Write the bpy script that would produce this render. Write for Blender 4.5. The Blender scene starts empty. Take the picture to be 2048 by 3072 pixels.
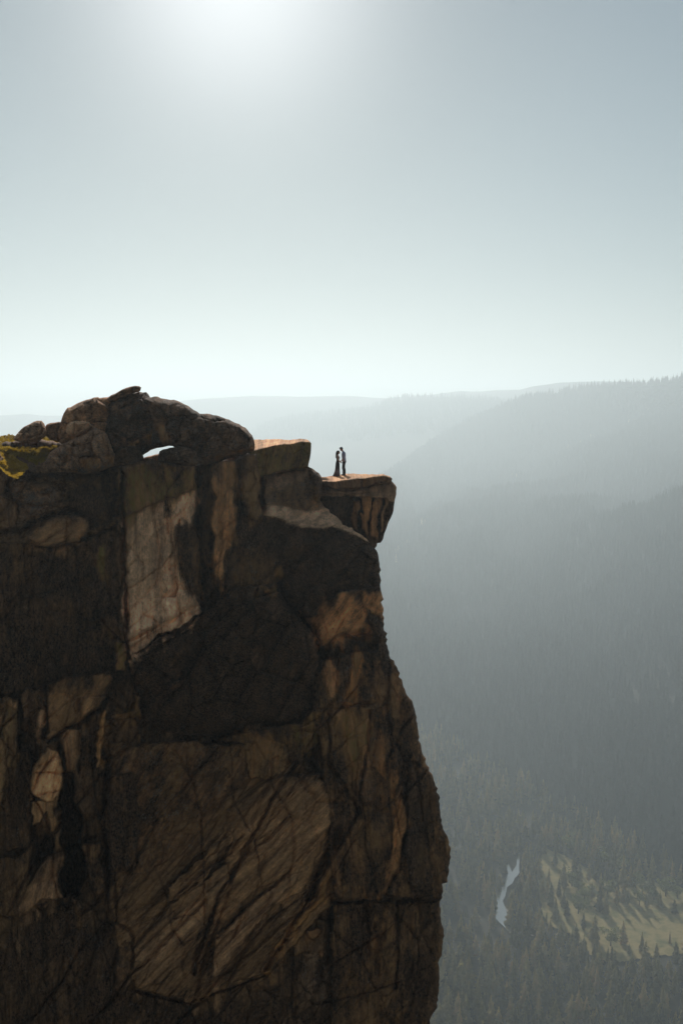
import bpy, bmesh, math, random
import numpy as np
from mathutils import Vector, Matrix

R = math.radians
scene = bpy.context.scene
COL = scene.collection
random.seed(7)
rng = np.random.default_rng(7)

# ------------------------------------------------------------------ camera
F = 35.0 / 36.0 * 3072.0          # focal length in photograph pixels
PITCH = R(5.5)
cam_d = bpy.data.cameras.new('camera')
cam = bpy.data.objects.new('camera', cam_d)
COL.objects.link(cam)
cam_d.sensor_fit = 'VERTICAL'
cam_d.sensor_height = 36.0
cam_d.lens = 35.0
cam_d.clip_start = 0.5
cam_d.clip_end = 60000.0
cam.rotation_euler = (R(90) - PITCH, 0, 0)
scene.camera = cam

# ------------------------------------------------------------------ sky and sun
SUN_EL, SUN_AZ = R(23.5), R(-5.8)       # azimuth from +Y, negative to the left
SUN_DIR = Vector((math.sin(SUN_AZ) * math.cos(SUN_EL), math.cos(SUN_AZ) * math.cos(SUN_EL), math.sin(SUN_EL)))
world = bpy.data.worlds.new('World')
scene.world = world
world.use_nodes = True
wn, wl = world.node_tree.nodes, world.node_tree.links
wn.clear()
sky = wn.new('ShaderNodeTexSky')
sky.sky_type = 'NISHITA'
sky.sun_disc = False
sky.sun_elevation = SUN_EL
sky.sun_rotation = SUN_AZ
sky.altitude = 2200
sky.air_density = 1.0
sky.dust_density = 0.7
sky.ozone_density = 1.0
wbg = wn.new('ShaderNodeBackground')
wbg.inputs['Strength'].default_value = 0.060
wo = wn.new('ShaderNodeOutputWorld')
# soften the aureole: c / (1 + k c), with a faint grey-green summer cast
def _vm(op, a, b):
    n = wn.new('ShaderNodeVectorMath'); n.operation = op
    wl.new(a, n.inputs[0])
    if isinstance(b, tuple): n.inputs[1].default_value = b
    else: wl.new(b, n.inputs[1])
    return n.outputs[0]
SKY_K = 0.08
den = _vm('ADD', _vm('MULTIPLY', sky.outputs[0], (SKY_K, SKY_K, SKY_K)), (1.0, 1.0, 1.0))
_sky = _vm('MULTIPLY', _vm('DIVIDE', sky.outputs[0], den), (0.97, 0.96, 0.85))
# bright aureole that dust makes close round the sun
wtc = wn.new('ShaderNodeTexCoord')
dt = wn.new('ShaderNodeVectorMath'); dt.operation = 'DOT_PRODUCT'
wl.new(wtc.outputs['Generated'], dt.inputs[0]); dt.inputs[1].default_value = tuple(SUN_DIR)
cl_ = wn.new('ShaderNodeMath'); cl_.operation = 'MAXIMUM'; wl.new(dt.outputs['Value'], cl_.inputs[0]); cl_.inputs[1].default_value = 0
pw_ = wn.new('ShaderNodeMath'); pw_.operation = 'POWER'; wl.new(cl_.outputs[0], pw_.inputs[0]); pw_.inputs[1].default_value = 150
au = wn.new('ShaderNodeMath'); au.operation = 'MULTIPLY'; wl.new(pw_.outputs[0], au.inputs[0]); au.inputs[1].default_value = 7.0
cmb = wn.new('ShaderNodeCombineXYZ')
for k_ in range(3): wl.new(au.outputs[0], cmb.inputs[k_])
wl.new(_vm('ADD', _sky, cmb.outputs[0]), wbg.inputs[0])
wl.new(wbg.outputs[0], wo.inputs[0])

sun_d = bpy.data.lights.new('sun', 'SUN')
sun_d.energy = 3.15
sun_d.angle = R(0.5)
sun_d.color = (1.0, 0.94, 0.85)
sun = bpy.data.objects.new('sun', sun_d)
COL.objects.link(sun)
sun.rotation_euler = (-SUN_DIR).to_track_quat('-Z', 'Y').to_euler()

scene.view_settings.view_transform = 'Standard'
scene.view_settings.look = 'None'
scene.view_settings.exposure = 0.53
scene.view_settings.gamma = 1.0
cy = scene.cycles
cy.use_denoising = True
cy.denoising_prefilter = 'ACCURATE'
cy.max_bounces = 6
cy.diffuse_bounces = 3
cy.glossy_bounces = 2
cy.transmission_bounces = 3
cy.volume_bounces = 1
cy.transparent_max_bounces = 6
cy.caustics_reflective = False
cy.caustics_refractive = False

# ------------------------------------------------------------------ pixel <-> world
FW = np.array([0, math.cos(PITCH), -math.sin(PITCH)])
UPV = np.array([0, math.sin(PITCH), math.cos(PITCH)])


def ray(u, v):
    u = np.asarray(u, float); v = np.asarray(v, float)
    a = (u - 1024.0) / F; b = (1536.0 - v) / F
    return np.stack([a, b * UPV[1] + FW[1], b * UPV[2] + FW[2]], -1)


def PY(u, v, Y):                  # point on the ray at world distance Y
    r = ray(u, v)
    return r * (np.asarray(Y, float) / r[..., 1])[..., None]


def GZ(u, v, z):                  # point on the ray at height z
    r = ray(u, v)
    return r * (np.asarray(z, float) / r[..., 2])[..., None]


def proj(p):
    p = np.asarray(p, float)
    d = p @ FW
    return 1024 + F * p[..., 0] / d, 1536 - F * (p @ UPV) / d


# ------------------------------------------------------------------ noise (numpy)
_perm = np.random.default_rng(11).permutation(4096)


def _h(ix, iy, iz, k=0):
    a = _perm[(ix + 17 * k) & 4095]
    a = _perm[(a + iy) & 4095]
    a = _perm[(a + iz) & 4095]
    return a / 4095.0


def vnoise(p):
    i = np.floor(p).astype(np.int64); f = p - i
    f = f * f * f * (f * (f * 6 - 15) + 10)
    x, y, z = i[..., 0], i[..., 1], i[..., 2]
    fx, fy, fz = f[..., 0], f[..., 1], f[..., 2]
    out = 0
    for dx in (0, 1):
        for dy in (0, 1):
            for dz in (0, 1):
                w = (fx if dx else 1 - fx) * (fy if dy else 1 - fy) * (fz if dz else 1 - fz)
                out = out + w * _h(x + dx, y + dy, z + dz)
    return out * 2 - 1


def fbm(p, oct=5, gain=0.5, ridged=False):
    s = 0; a = 1.0; t = 0
    q = np.array(p, float)
    for o in range(oct):
        n = vnoise(q + 31.7 * o)
        if ridged:
            n = 1 - 2 * np.abs(n)
        s = s + a * n; t += a
        a *= gain; q = q * 2.03
    return s / t


def inpoly(u, v, poly):
    u = np.asarray(u); v = np.asarray(v)
    c = np.zeros(u.shape, bool)
    n = len(poly)
    for i in range(n):
        x1, y1 = poly[i]; x2, y2 = poly[(i + 1) % n]
        if y1 == y2:
            continue
        m = ((y1 > v) != (y2 > v)) & (u < (x2 - x1) * (v - y1) / (y2 - y1) + x1)
        c ^= m
    return c


# ------------------------------------------------------------------ object helpers
def tag(o, label=None, cat=None, group=None, kind=None):
    if label: o['label'] = label
    if cat: o['category'] = cat
    if group: o['group'] = group
    if kind: o['kind'] = kind
    return o


def mesh_np(name, verts, faces, mat=None, smooth=True, parent=None, mats=None, midx=None):
    """faces: (n,3) or (n,4) int array, or list of lists"""
    me = bpy.data.meshes.new(name)
    verts = np.asarray(verts, np.float32)
    if isinstance(faces, np.ndarray):
        k = faces.shape[1]
        me.vertices.add(len(verts)); me.vertices.foreach_set('co', verts.ravel())
        me.loops.add(faces.size); me.loops.foreach_set('vertex_index', faces.astype(np.int32).ravel())
        me.polygons.add(len(faces))
        me.polygons.foreach_set('loop_start', np.arange(0, faces.size, k, dtype=np.int32))
        me.polygons.foreach_set('loop_total', np.full(len(faces), k, np.int32))
        me.update(calc_edges=True)
        me.validate()
    else:
        me.from_pydata([tuple(map(float, v)) for v in verts], [], faces)
    for m in (mats or ([mat] if mat else [])):
        me.materials.append(m)
    if midx is not None:
        me.polygons.foreach_set('material_index', np.asarray(midx, np.int32))
    me.polygons.foreach_set('use_smooth', np.full(len(me.polygons), smooth, bool))
    me.update()
    o = bpy.data.objects.new(name, me)
    COL.objects.link(o)
    if parent is not None:
        o.parent = parent
    return o


def grid_faces(nr, nc):
    a = np.arange(nr * nc).reshape(nr, nc)
    return np.stack([a[:-1, :-1], a[:-1, 1:], a[1:, 1:], a[1:, :-1]], -1).reshape(-1, 4)


def new_mat(name):
    m = bpy.data.materials.new(name)
    m.use_nodes = True
    nt = m.node_tree
    nt.nodes.clear()
    out = nt.nodes.new('ShaderNodeOutputMaterial')
    bs = nt.nodes.new('ShaderNodeBsdfPrincipled')
    nt.links.new(bs.outputs[0], out.inputs[0])
    bs.inputs['Roughness'].default_value = 0.9
    bs.inputs['Specular IOR Level'].default_value = 0.2
    return m, nt, bs, out


def ramp(nt, fac, stops):
    r = nt.nodes.new('ShaderNodeValToRGB')
    el = r.color_ramp.elements
    while len(el) < len(stops):
        el.new(0.5)
    for e, (p, c) in zip(el, stops):
        e.position = p
        e.color = (c, c, c, 1) if isinstance(c, (int, float)) else (*c, 1)
    nt.links.new(fac, r.inputs[0])
    return r.outputs[0]


def noise(nt, vec, scale, detail=6, rough=0.6, dist=0.0):
    n = nt.nodes.new('ShaderNodeTexNoise')
    n.inputs['Scale'].default_value = scale
    n.inputs['Detail'].default_value = detail
    n.inputs['Roughness'].default_value = rough
    n.inputs['Distortion'].default_value = dist
    if vec is not None:
        nt.links.new(vec, n.inputs['Vector'])
    return n.outputs[0]


def mix(nt, fac, a, b, mode='MIX'):
    m = nt.nodes.new('ShaderNodeMix')
    m.data_type = 'RGBA'; m.blend_type = mode
    for sock, val in ((0, fac), (6, a), (7, b)):
        if isinstance(val, bpy.types.NodeSocket):
            nt.links.new(val, m.inputs[sock])
        elif sock == 0:
            m.inputs[0].default_value = val
        else:
            m.inputs[sock].default_value = (*val, 1)
    return m.outputs[2]


def math_n(nt, op, a, b=None, clamp=False):
    m = nt.nodes.new('ShaderNodeMath'); m.operation = op; m.use_clamp = clamp
    for i, val in enumerate((a, b)):
        if val is None: continue
        if isinstance(val, bpy.types.NodeSocket):
            nt.links.new(val, m.inputs[i])
        else:
            m.inputs[i].default_value = val
    return m.outputs[0]


def bump(nt, bs, height, strength=0.5, distance=0.05, normal=None):
    b = nt.nodes.new('ShaderNodeBump')
    b.inputs['Strength'].default_value = strength
    b.inputs['Distance'].default_value = distance
    nt.links.new(height, b.inputs['Height'])
    if normal is not None:
        nt.links.new(normal, b.inputs['Normal'])
    nt.links.new(b.outputs[0], bs.inputs['Normal'])
    return b.outputs[0]


def simple_mat(name, stops, scale=1.0, detail=6, bumpd=None, coord='Object', rough=0.9):
    m, nt, bs, out = new_mat(name)
    tc = nt.nodes.new('ShaderNodeTexCoord')
    n = noise(nt, tc.outputs[coord], scale, detail)
    c = ramp(nt, n, stops)
    nt.links.new(c, bs.inputs['Base Color'])
    bs.inputs['Roughness'].default_value = rough
    if bumpd:
        bump(nt, bs, n, 0.6, bumpd)
    return m


# =================================================================== FAR SETTING
ZF = -450.0
SC = ZF / -800.0
M_slope = simple_mat('forest_slope_soil', [(0.3, (0.02, 0.024, 0.016)), (0.6, (0.034, 0.036, 0.024)), (0.8, (0.042, 0.042, 0.03))], 0.012, 8)
M_floor = simple_mat('valley_soil', [(0.3, (0.02, 0.02, 0.013)), (0.7, (0.045, 0.04, 0.025))], 0.05, 6)
M_meadow = simple_mat('meadow_grass', [(0.32, (0.08, 0.09, 0.025)), (0.46, (0.23, 0.19, 0.065)), (0.54, (0.32, 0.24, 0.09)), (0.68, (0.13, 0.13, 0.035))], 0.05, 10)

# valley floor: one big sheet to the horizon
NX, NY = 160, 200
xs = np.linspace(-6000, 6000, NX); ys = np.concatenate([np.linspace(-2500, 450, 20), np.linspace(480, 3200, 130), np.linspace(3400, 11000, 50)])
X, Y = np.meshgrid(xs, ys)
Z = ZF - 1.2 + 0.9 * vnoise(np.stack([X / 90, Y / 90, X * 0], -1))
mesh_np('valley_floor', np.stack([X, Y, Z], -1).reshape(-1, 3), grid_faces(NY, NX), M_floor)
bpy.data.objects['valley_floor']['kind'] = 'structure'

MEADOW = [(1608, 2575), (1640, 2546), (1690, 2566), (1760, 2606), (1800, 2650), (1900, 2634), (2048, 2664), (2330, 2730), (2330, 2860),
          (2048, 2817), (1978, 2822), (1900, 2842), (1826, 2856), (1772, 2836), (1706, 2772), (1650, 2764), (1628, 2752), (1612, 2660)]
RIVER = [(1524, 2590), (1532, 2607), (1533, 2618), (1538, 2610), (1547, 2597), (1552, 2560), (1560, 2560), (1556, 2600), (1556, 2620), (1540, 2640),
         (1534, 2652), (1520, 2660), (1516, 2684), (1507, 2703), (1517, 2727), (1521, 2752), (1527, 2769), (1530, 2795), (1522, 2795),
         (1503, 2772), (1487, 2755), (1480, 2738), (1485, 2707), (1497, 2674), (1500, 2657), (1511, 2638), (1523, 2620), (1517, 2607)]


def ragged(poly, z, amp, step=6.0, seed=0):
    pts = []
    r = np.random.default_rng(seed)
    n = len(poly)
    for i in range(n):
        a = np.array(poly[i], float); b = np.array(poly[(i + 1) % n], float)
        k = max(1, int(np.linalg.norm(b - a) / step))
        for j in range(k):
            q = a + (b - a) * j / k + r.normal(0, amp, 2)
            pts.append(GZ(q[0], q[1], z))
    return np.array(pts)


def sheet(name, pts, mat):
    bm = bmesh.new()
    vs = [bm.verts.new(p) for p in pts]
    f = bm.faces.new(vs)
    bmesh.ops.triangulate(bm, faces=[f])
    bm.normal_update()
    if sum(ff.normal.z for ff in bm.faces) < 0:
        bmesh.ops.reverse_faces(bm, faces=bm.faces)
    me = bpy.data.meshes.new(name); bm.to_mesh(me); bm.free()
    me.materials.append(mat)
    o = bpy.data.objects.new(name, me); COL.objects.link(o)
    return o


MSHEET = MEADOW[:8] + [(2330, 2900), (2048, 2862), (1978, 2866), (1900, 2880), (1826, 2890), (1772, 2868), (1706, 2800), (1650, 2775), (1628, 2752), (1612, 2660)]
tag(sheet('meadow', ragged(MSHEET, ZF + 0.1, 2.5, 8, 1), M_meadow), kind='structure')
m, nt, bs, out = new_mat('river_water')
bs.inputs['Base Color'].default_value = (0.03, 0.045, 0.05, 1)
bs.inputs['Roughness'].default_value = 0.12
bs.inputs['Specular IOR Level'].default_value = 1.0
bs.inputs['IOR'].default_value = 2.2
tc = nt.nodes.new('ShaderNodeTexCoord')
bump(nt, bs, noise(nt, tc.outputs['Object'], 0.5, 3), 0.15, 0.3)
M_water = m
tag(sheet('river', ragged(RIVER, ZF + 0.35, 0.8, 5, 2), M_water), kind='structure')
BANK = [(1478, 2775), (1500, 2752), (1520, 2700), (1527, 2760), (1540, 2790), (1560, 2800), (1530, 2806), (1500, 2800)]
M_gravel = simple_mat('river_gravel', [(0.3, (0.35, 0.3, 0.25)), (0.7, (0.55, 0.5, 0.43))], 0.3, 6)
tag(sheet('gravel_bank', ragged([(1519, 2720), (1533, 2745), (1540, 2775), (1570, 2792), (1600, 2806), (1560, 2806), (1526, 2800), (1515, 2760)], ZF + 0.2, 1.5, 5, 3), M_gravel), kind='structure')


def interp_line(pts, s):
    pts = np.asarray(pts, float)
    d = np.r_[0, np.cumsum(np.linalg.norm(np.diff(pts[:, :2], axis=0), axis=1))]
    d /= d[-1]
    return np.stack([np.interp(s, d, pts[:, k]) for k in range(pts.shape[1])], -1)


# the near mountain on the right: foot on the valley floor, a spur, a crest, a back slope
NS, NT = 300, 220
S = np.linspace(0, 1, NS)
foot_px = [(700, 1870), (960, 2020), (1100, 2085), (1260, 2180), (1480, 2325), (1740, 2452), (1900, 2552), (2048, 2640), (2400, 2830)]
foot = GZ(*np.array(foot_px, float).T, ZF)
spur_px = [(650, 1960, 1450), (860, 1880, 1700), (1010, 1815, 1980), (1130, 1755, 2200), (1230, 1685, 2560), (1320, 1585, 2980), (1450, 1505, 3380), (1600, 1452, 3600), (1750, 1370, 3700), (2048, 1265, 3750), (2500, 1120, 3750)]
spur = PY(*np.array(spur_px, float).T)
crest_px = [(700, 1700, 2700), (860, 1610, 3300), (960, 1560, 3700), (1050, 1505, 4600), (1120, 1465, 5100), (1194, 1410, 5600), (1300, 1337, 6100), (1367, 1300, 6100), (1434, 1260, 6000), (1502, 1228, 5850), (1559, 1204, 5700), (1646, 1188, 5600), (1742, 1176, 5500),
            (1848, 1169, 5300), (1944, 1166, 5100), (2048, 1147, 4900), (2500, 1086, 4500)]
crest_px = [(a, b, c * .72) for a, b, c in crest_px]
crest = PY(*np.array(crest_px, float).T)
Fo, Sp, Cr = interp_line(foot, S), interp_line(spur, S), interp_line(crest, S)
Ba = Cr + np.array([300, 2500, -500.0])
Tt = np.linspace(0, 3, NT)
M = np.zeros((NT, NS, 3))
for i, t in enumerate(Tt):
    if t <= 1: M[i] = Fo + (Sp - Fo) * t; M[i, :, 2] = Fo[:, 2] + (Sp[:, 2] - Fo[:, 2]) * t ** 0.8
    elif t <= 2: M[i] = Sp + (Cr - Sp) * (t - 1); M[i, :, 2] -= 65 * math.sin((t - 1) * math.pi) * np.clip(1 - np.abs(S - .75) * 1.2, .3, 1)
    else: M[i] = Cr + (Ba - Cr) * (t - 2)
env = np.clip(Tt / 0.25, 0, 1)[:, None]
envc = (1 - 0.8 * np.exp(-((Tt - 2) / 0.12) ** 2))[:, None]
g = fbm(np.stack([M[..., 0] / 420, M[..., 1] / 900, M[..., 0] * 0], -1), 5, 0.5, True)
g2 = fbm(np.stack([M[..., 0] / 130 + 9, M[..., 1] / 200, M[..., 0] * 0], -1), 4)
M[..., 2] += env * envc * (g * 95 + g2 * 16)
Mfoot = M.copy()
M[0, :, 2] = ZF - 8
mt = mesh_np('mountain', M.reshape(-1, 3), grid_faces(NT, NS), M_slope)
tag(mt, kind='structure')


def ridge(name, pts, back=1500, drop=None, rough=25, seed=0, base=ZF, front=2500, n=260, K=1.0):
    """a long far ridge: crest line from (px, py, distance), front and back slopes"""
    pts = PY(*np.array([(a, b, c * K) for a, b, c in pts], float).T)
    s = np.linspace(0, 1, n)
    c = interp_line(pts, s)
    rows = []
    T = np.linspace(0, 2, 60)
    for t in T:
        if t <= 1:
            q = c.copy(); q[:, 1] = c[:, 1] - front * (1 - t)
            q[:, 0] = c[:, 0] * (q[:, 1] / c[:, 1]) ** 0.5
            q[:, 2] = base + (c[:, 2] - base) * t ** 1.1
        else:
            q = c.copy(); q[:, 1] += back * (t - 1); q[:, 2] = c[:, 2] - (c[:, 2] - base) * (t - 1) * 0.7
        rows.append(q)
    G = np.array(rows)
    e = (1 - 0.85 * np.exp(-((T - 1) / 0.1) ** 2))[:, None]
    G[..., 2] += e * rough * 3 * fbm(np.stack([G[..., 0] / 900 + seed, G[..., 1] / 1600, G[..., 0] * 0 + seed], -1), 5, 0.5, True)
    G[..., 2] += rough * 0.35 * fbm(np.stack([G[..., 0] / 160 + seed, G[..., 1] / 160, G[..., 0] * 0 + seed], -1), 4)
    o = mesh_np(name, G.reshape(-1, 3), grid_faces(len(T), n), M_slope)
    tag(o, kind='structure')
    return c, G


KA, KB, KC = .46, .62, .64
rA, gA = ridge('hills', [(-700, 1262, 15000), (-200, 1250, 15000), (0, 1246, 15000), (77, 1238, 15000), (126, 1244, 15000), (187, 1245, 15000), (400, 1215, 14800), (540, 1199, 14500), (640, 1190, 14500), (752, 1185, 14500), (900, 1187, 14300), (1040, 1184, 14500), (1155, 1192, 14300), (1240, 1186, 14000), (1309, 1180, 14000), (1377, 1171, 13800),
                (1439, 1172, 13500), (1482, 1168, 13000), (1559, 1166, 12500), (1598, 1155, 12000), (1675, 1145, 12000), (1790, 1141, 12000), (1925, 1142, 12000), (2048, 1150, 12000), (2700, 1170, 12000)], rough=8, seed=3, front=2500, back=400, K=KA)
rB, gB = ridge('hills', [(-700, 1330, 9800), (0, 1320, 9800), (300, 1330, 9800), (560, 1312, 9800), (690, 1299, 9800), (752, 1288, 9600), (877, 1250, 9400), (1002, 1236, 9200), (1079, 1231, 9000), (1155, 1209, 9000), (1194, 1193, 9000), (1309, 1188, 8800), (1400, 1190, 8500), (1463, 1194, 8300), (1600, 1215, 8200), (1800, 1240, 8200)], rough=10, seed=8, front=2400, K=KB)
rC, gC = ridge('hills', [(700, 1560, 7600), (900, 1480, 7600), (1020, 1440, 7500), (1107, 1420, 7400), (1200, 1375, 7300), (1319, 1334, 7200), (1420, 1310, 7200)], rough=9, seed=5, front=900, K=KC)

# ------------------------------------------------------------------ trees
def leaf_mat(name, cols, trans=0.35):
    m, nt, bs, out = new_mat(name)
    oi = nt.nodes.new('ShaderNodeObjectInfo')
    geo = nt.nodes.new('ShaderNodeNewGeometry')
    rr = math_n(nt, 'ADD', math_n(nt, 'MULTIPLY', oi.outputs['Random'], 0.75), math_n(nt, 'MULTIPLY', geo.outputs['Random Per Island'], 0.25))
    c = ramp(nt, rr, cols)
    nt.links.new(c, bs.inputs['Base Color'])
    tr = nt.nodes.new('ShaderNodeBsdfTranslucent')
    nt.links.new(mix(nt, 1.0, c, (1.3, 1.35, 0.8), 'MULTIPLY'), tr.inputs[0])
    ms = nt.nodes.new('ShaderNodeMixShader'); ms.inputs[0].default_value = trans
    nt.links.new(bs.outputs[0], ms.inputs[1]); nt.links.new(tr.outputs[0], ms.inputs[2])
    nt.links.new(ms.outputs[0], out.inputs[0])
    return m


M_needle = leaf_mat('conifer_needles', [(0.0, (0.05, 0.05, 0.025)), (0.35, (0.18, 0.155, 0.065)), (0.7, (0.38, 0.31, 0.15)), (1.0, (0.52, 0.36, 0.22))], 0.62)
M_shade_needle = leaf_mat('shade_toned_needles', [(0.0, (0.022, 0.028, 0.018)), (0.6, (0.035, 0.04, 0.025)), (1.0, (0.05, 0.05, 0.035))], 0.3)  # darker conifer needles: the mountainside's shade is put into this colour
M_oak = leaf_mat('oak_leaves', [(0.0, (0.10, 0.11, 0.045)), (1.0, (0.18, 0.18, 0.08))], 0.5)
M_bark = simple_mat('bark', [(0.3, (0.07, 0.05, 0.035)), (0.7, (0.13, 0.09, 0.065))], 3, 5)


def conifer_crown(seed, h=1.0, w=0.15, bare=0.1, whorls=17):
    r = random.Random(seed)
    V, Fc = [], []
    for i in range(whorls):
        t = i / (whorls - 1)
        z = bare + (1 - bare) * t
        rad = w * (1 - t) ** 0.75 * (0.75 + 0.45 * r.random()) + 0.006
        if t < 0.15: rad *= 0.6 + 2.5 * t
        nb = 6 + int(3 * (1 - t))
        a0 = r.random() * 6.28
        for k in range(nb):
            if r.random() < 0.12: continue
            a = a0 + k * 6.283 / nb + r.uniform(-.25, .25)
            L = rad * r.uniform(0.65, 1.2)
            dr = L * r.uniform(0.25, 0.6)
            wd = L * 0.5
            ca, sa = math.cos(a), math.sin(a)
            n = len(V)
            th = h / whorls * 0.85
            V += [(0, 0, z + th), (ca * L * .55 - sa * wd, sa * L * .55 + ca * wd, z - dr * .5), (ca * L, sa * L, z - dr),
                  (ca * L * .55 + sa * wd, sa * L * .55 - ca * wd, z - dr * .5), (ca * L * .6, sa * L * .6, z + th * .25)]
            Fc += [(n, n + 1, n + 4), (n + 1, n + 2, n + 4), (n + 2, n + 3, n + 4), (n + 3, n, n + 4)]
    return np.array(V), Fc


def cone_trunk(h, r0, seg=6, z0=-0.02, lean=0.0):
    V = []; Fc = []
    rings = 5
    for i in range(rings):
        t = i / (rings - 1)
        for k in range(seg):
            a = k * 6.283 / seg
            rr = r0 * (1 - 0.9 * t)
            V.append((rr * math.cos(a) + lean * t * t, rr * math.sin(a), z0 + (h - z0) * t))
    for i in range(rings - 1):
        for k in range(seg):
            k2 = (k + 1) % seg
            Fc.append((i * seg + k, i * seg + k2, (i + 1) * seg + k2, (i + 1) * seg + k))
    return np.array(V), Fc


def oak_crown(seed):
    r = random.Random(seed)
    lobes = []
    for i in range(r.randint(6, 9)):
        a = r.random() * 6.28; q = r.random() ** .5 * 0.3
        lobes.append((q * math.cos(a), q * math.sin(a), r.uniform(.4, .85), r.uniform(.13, .24)))
    V, Fc = [], []
    for i in range(420):
        lx, ly, lz, lr = r.choice(lobes)
        d = Vector((r.gauss(0, 1), r.gauss(0, 1), r.gauss(0, 1))).normalized() * lr * r.uniform(.6, 1.05)
        c = Vector((lx, ly, lz)) + Vector((d.x, d.y, d.z * .75))
        s = r.uniform(.025, .05)
        t = Vector((r.gauss(0, 1), r.gauss(0, 1), r.gauss(0, 1))).normalized()
        b = t.orthogonal().normalized(); e = t.cross(b)
        n = len(V)
        V += [c + b * s, c + e * s, c - b * s, c - e * s]
        Fc.append((n, n + 1, n + 2, n + 3))
    return np.array([tuple(v) for v in V]), Fc


def raw_mesh(name, V, Fc, mat, smooth=False):
    me = bpy.data.meshes.new(name)
    me.from_pydata([tuple(v) for v in V], [], [tuple(f) for f in Fc])
    me.materials.append(mat)
    me.polygons.foreach_set('use_smooth', np.full(len(me.polygons), smooth, bool))
    return me


NV = 8
crown_me = []
for i in range(NV):
    V, Fc = conifer_crown(100 + i, w=[.17, .20, .22, .16, .25, .19, .18, .27][i], bare=[.06, .1, .04, .18, .05, .22, .08, .04][i], whorls=[19, 17, 16, 18, 15, 14, 20, 15][i])
    crown_me.append(raw_mesh('crown', V, Fc, M_needle))
V, Fc = cone_trunk(0.97, 0.014)
con_trunk_me = raw_mesh('trunk', V, Fc, M_bark, True)
shade_me = []
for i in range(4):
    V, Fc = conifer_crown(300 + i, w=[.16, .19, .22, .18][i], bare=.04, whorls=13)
    shade_me.append(raw_mesh('crown', V, Fc, M_shade_needle))
oak_me = []
for i in range(3):
    V, Fc = oak_crown(40 + i)
    oak_me.append(raw_mesh('crown', V, Fc, M_oak))
V, Fc = cone_trunk(0.6, 0.035, lean=.03)
oak_trunk_me = raw_mesh('trunk', V, Fc, M_bark, True)


def make_tree(kind, pos, h, var, rot, label, group=None, wid=1.0):
    root = bpy.data.objects.new('pine_tree' if kind == 'c' else 'conifer_tree' if kind == 'f' else 'oak_tree', None)
    root.empty_display_size = 0.2
    COL.objects.link(root)
    root.location = pos; root.rotation_euler = (0, 0, rot); root.scale = (h * wid, h * wid, h)
    tag(root, label, 'tree', group)
    for nm, me in (('trunk', con_trunk_me if kind in 'cf' else oak_trunk_me), ('crown', crown_me[var % NV] if kind == 'c' else shade_me[var % 4] if kind == 'f' else oak_me[var % 3])):
        o = bpy.data.objects.new(nm, me); COL.objects.link(o); o.parent = root
    return root


def px_height(p, h):
    u, v = proj(p)
    q = np.array(p) + np.array([0, 0, h]) if np.ndim(p) == 1 else p + np.stack([h * 0, h * 0, h], -1)
    return v - proj(q)[1]


# individually placed meadow trees: (px, py of foot, height in px, kind, wid)
MT = [(1867, 2668, 104, 'c', .9), (1842, 2673, 86, 'c', .9), (1949, 2676, 84, 'c', .95), (1905, 2664, 46, 'o', 1.1), (1995, 2690, 52, 'o', 1.1), (2030, 2696, 48, 'o', 1.2), (1782, 2592, 92, 'c', 1.0),
      (1748, 2590, 72, 'c', 1.1), (1708, 2562, 58, 'o', .9), (1722, 2600, 50, 'c', 1.0), (1797, 2731, 72, 'c', .9), (1815, 2741, 70, 'c', .9), (1848, 2718, 60, 'c', 1.0), (1867, 2706, 56, 'c', 1.0),
      (1881, 2716, 50, 'c', 1.1), (1916, 2716, 44, 'o', 1.1), (1937, 2722, 48, 'c', 1.0), (1978, 2722, 50, 'c', 1.0), (2020, 2740, 46, 'c', 1.0), (1689, 2662, 80, 'c', .9), (1714, 2660, 54, 'o', 1.0),
      (1751, 2700, 46, 'o', 1.3), (1733, 2742, 50, 'o', 1.2), (1652, 2720, 74, 'c', 1.1), (1749, 2790, 56, 'c', .9), (1727, 2828, 60, 'c', 1.0), (1830, 2838, 50, 'o', 1.4), (1812, 2600, 52, 'o', 1.1),
      (1838, 2612, 60, 'c', 1.0), (1860, 2618, 44, 'o', 1.2), (1765, 2648, 60, 'c', 1.0), (1800, 2676, 58, 'c', 1.0), (1664, 2600, 60, 'c', .9), (1925, 2680, 40, 'o', 1.1), (1690, 2720, 52, 'c', 1.0),
      (1735, 2680, 44, 'o', 1.2), (1775, 2700, 52, 'c', 1.1), (1820, 2690, 48, 'o', 1.1), (1960, 2700, 38, 'o', 1.1), (1675, 2690, 56, 'c', 1.0), (1700, 2755, 58, 'c', 1.0), (2060, 2720, 60, 'c', 1.0),
      (1890, 2655, 60, 'c', .9), (1665, 2760, 66, 'c', 1.0), (1640, 2700, 60, 'c', 1.1)]
NTH = 'first second third fourth fifth sixth seventh eighth ninth tenth eleventh twelfth thirteenth fourteenth fifteenth sixteenth seventeenth eighteenth nineteenth twentieth'.split()
for i, (u, v, hp, k, w) in enumerate(MT):
    p = GZ(u, v, ZF - 0.3)
    h = hp / px_height(p, 1.0)
    kind = 'conifer' if k == 'c' else 'round-crowned oak'
    cls = ('tall ' if hp > 62 else 'low ') + kind
    mates = sorted([(q[0], q[1]) for q in MT if (('tall ' if q[2] > 62 else 'low ') + ('conifer' if q[3] == 'c' else 'round-crowned oak')) == cls])
    make_tree(k, p, h, i * 3 + 1, i * 1.7, '%s %s from the left in the sunlit meadow' % (NTH[mates.index((u, v))], cls), 'trees standing in the meadow', w if k == 'c' else w * 1.1)

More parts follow.
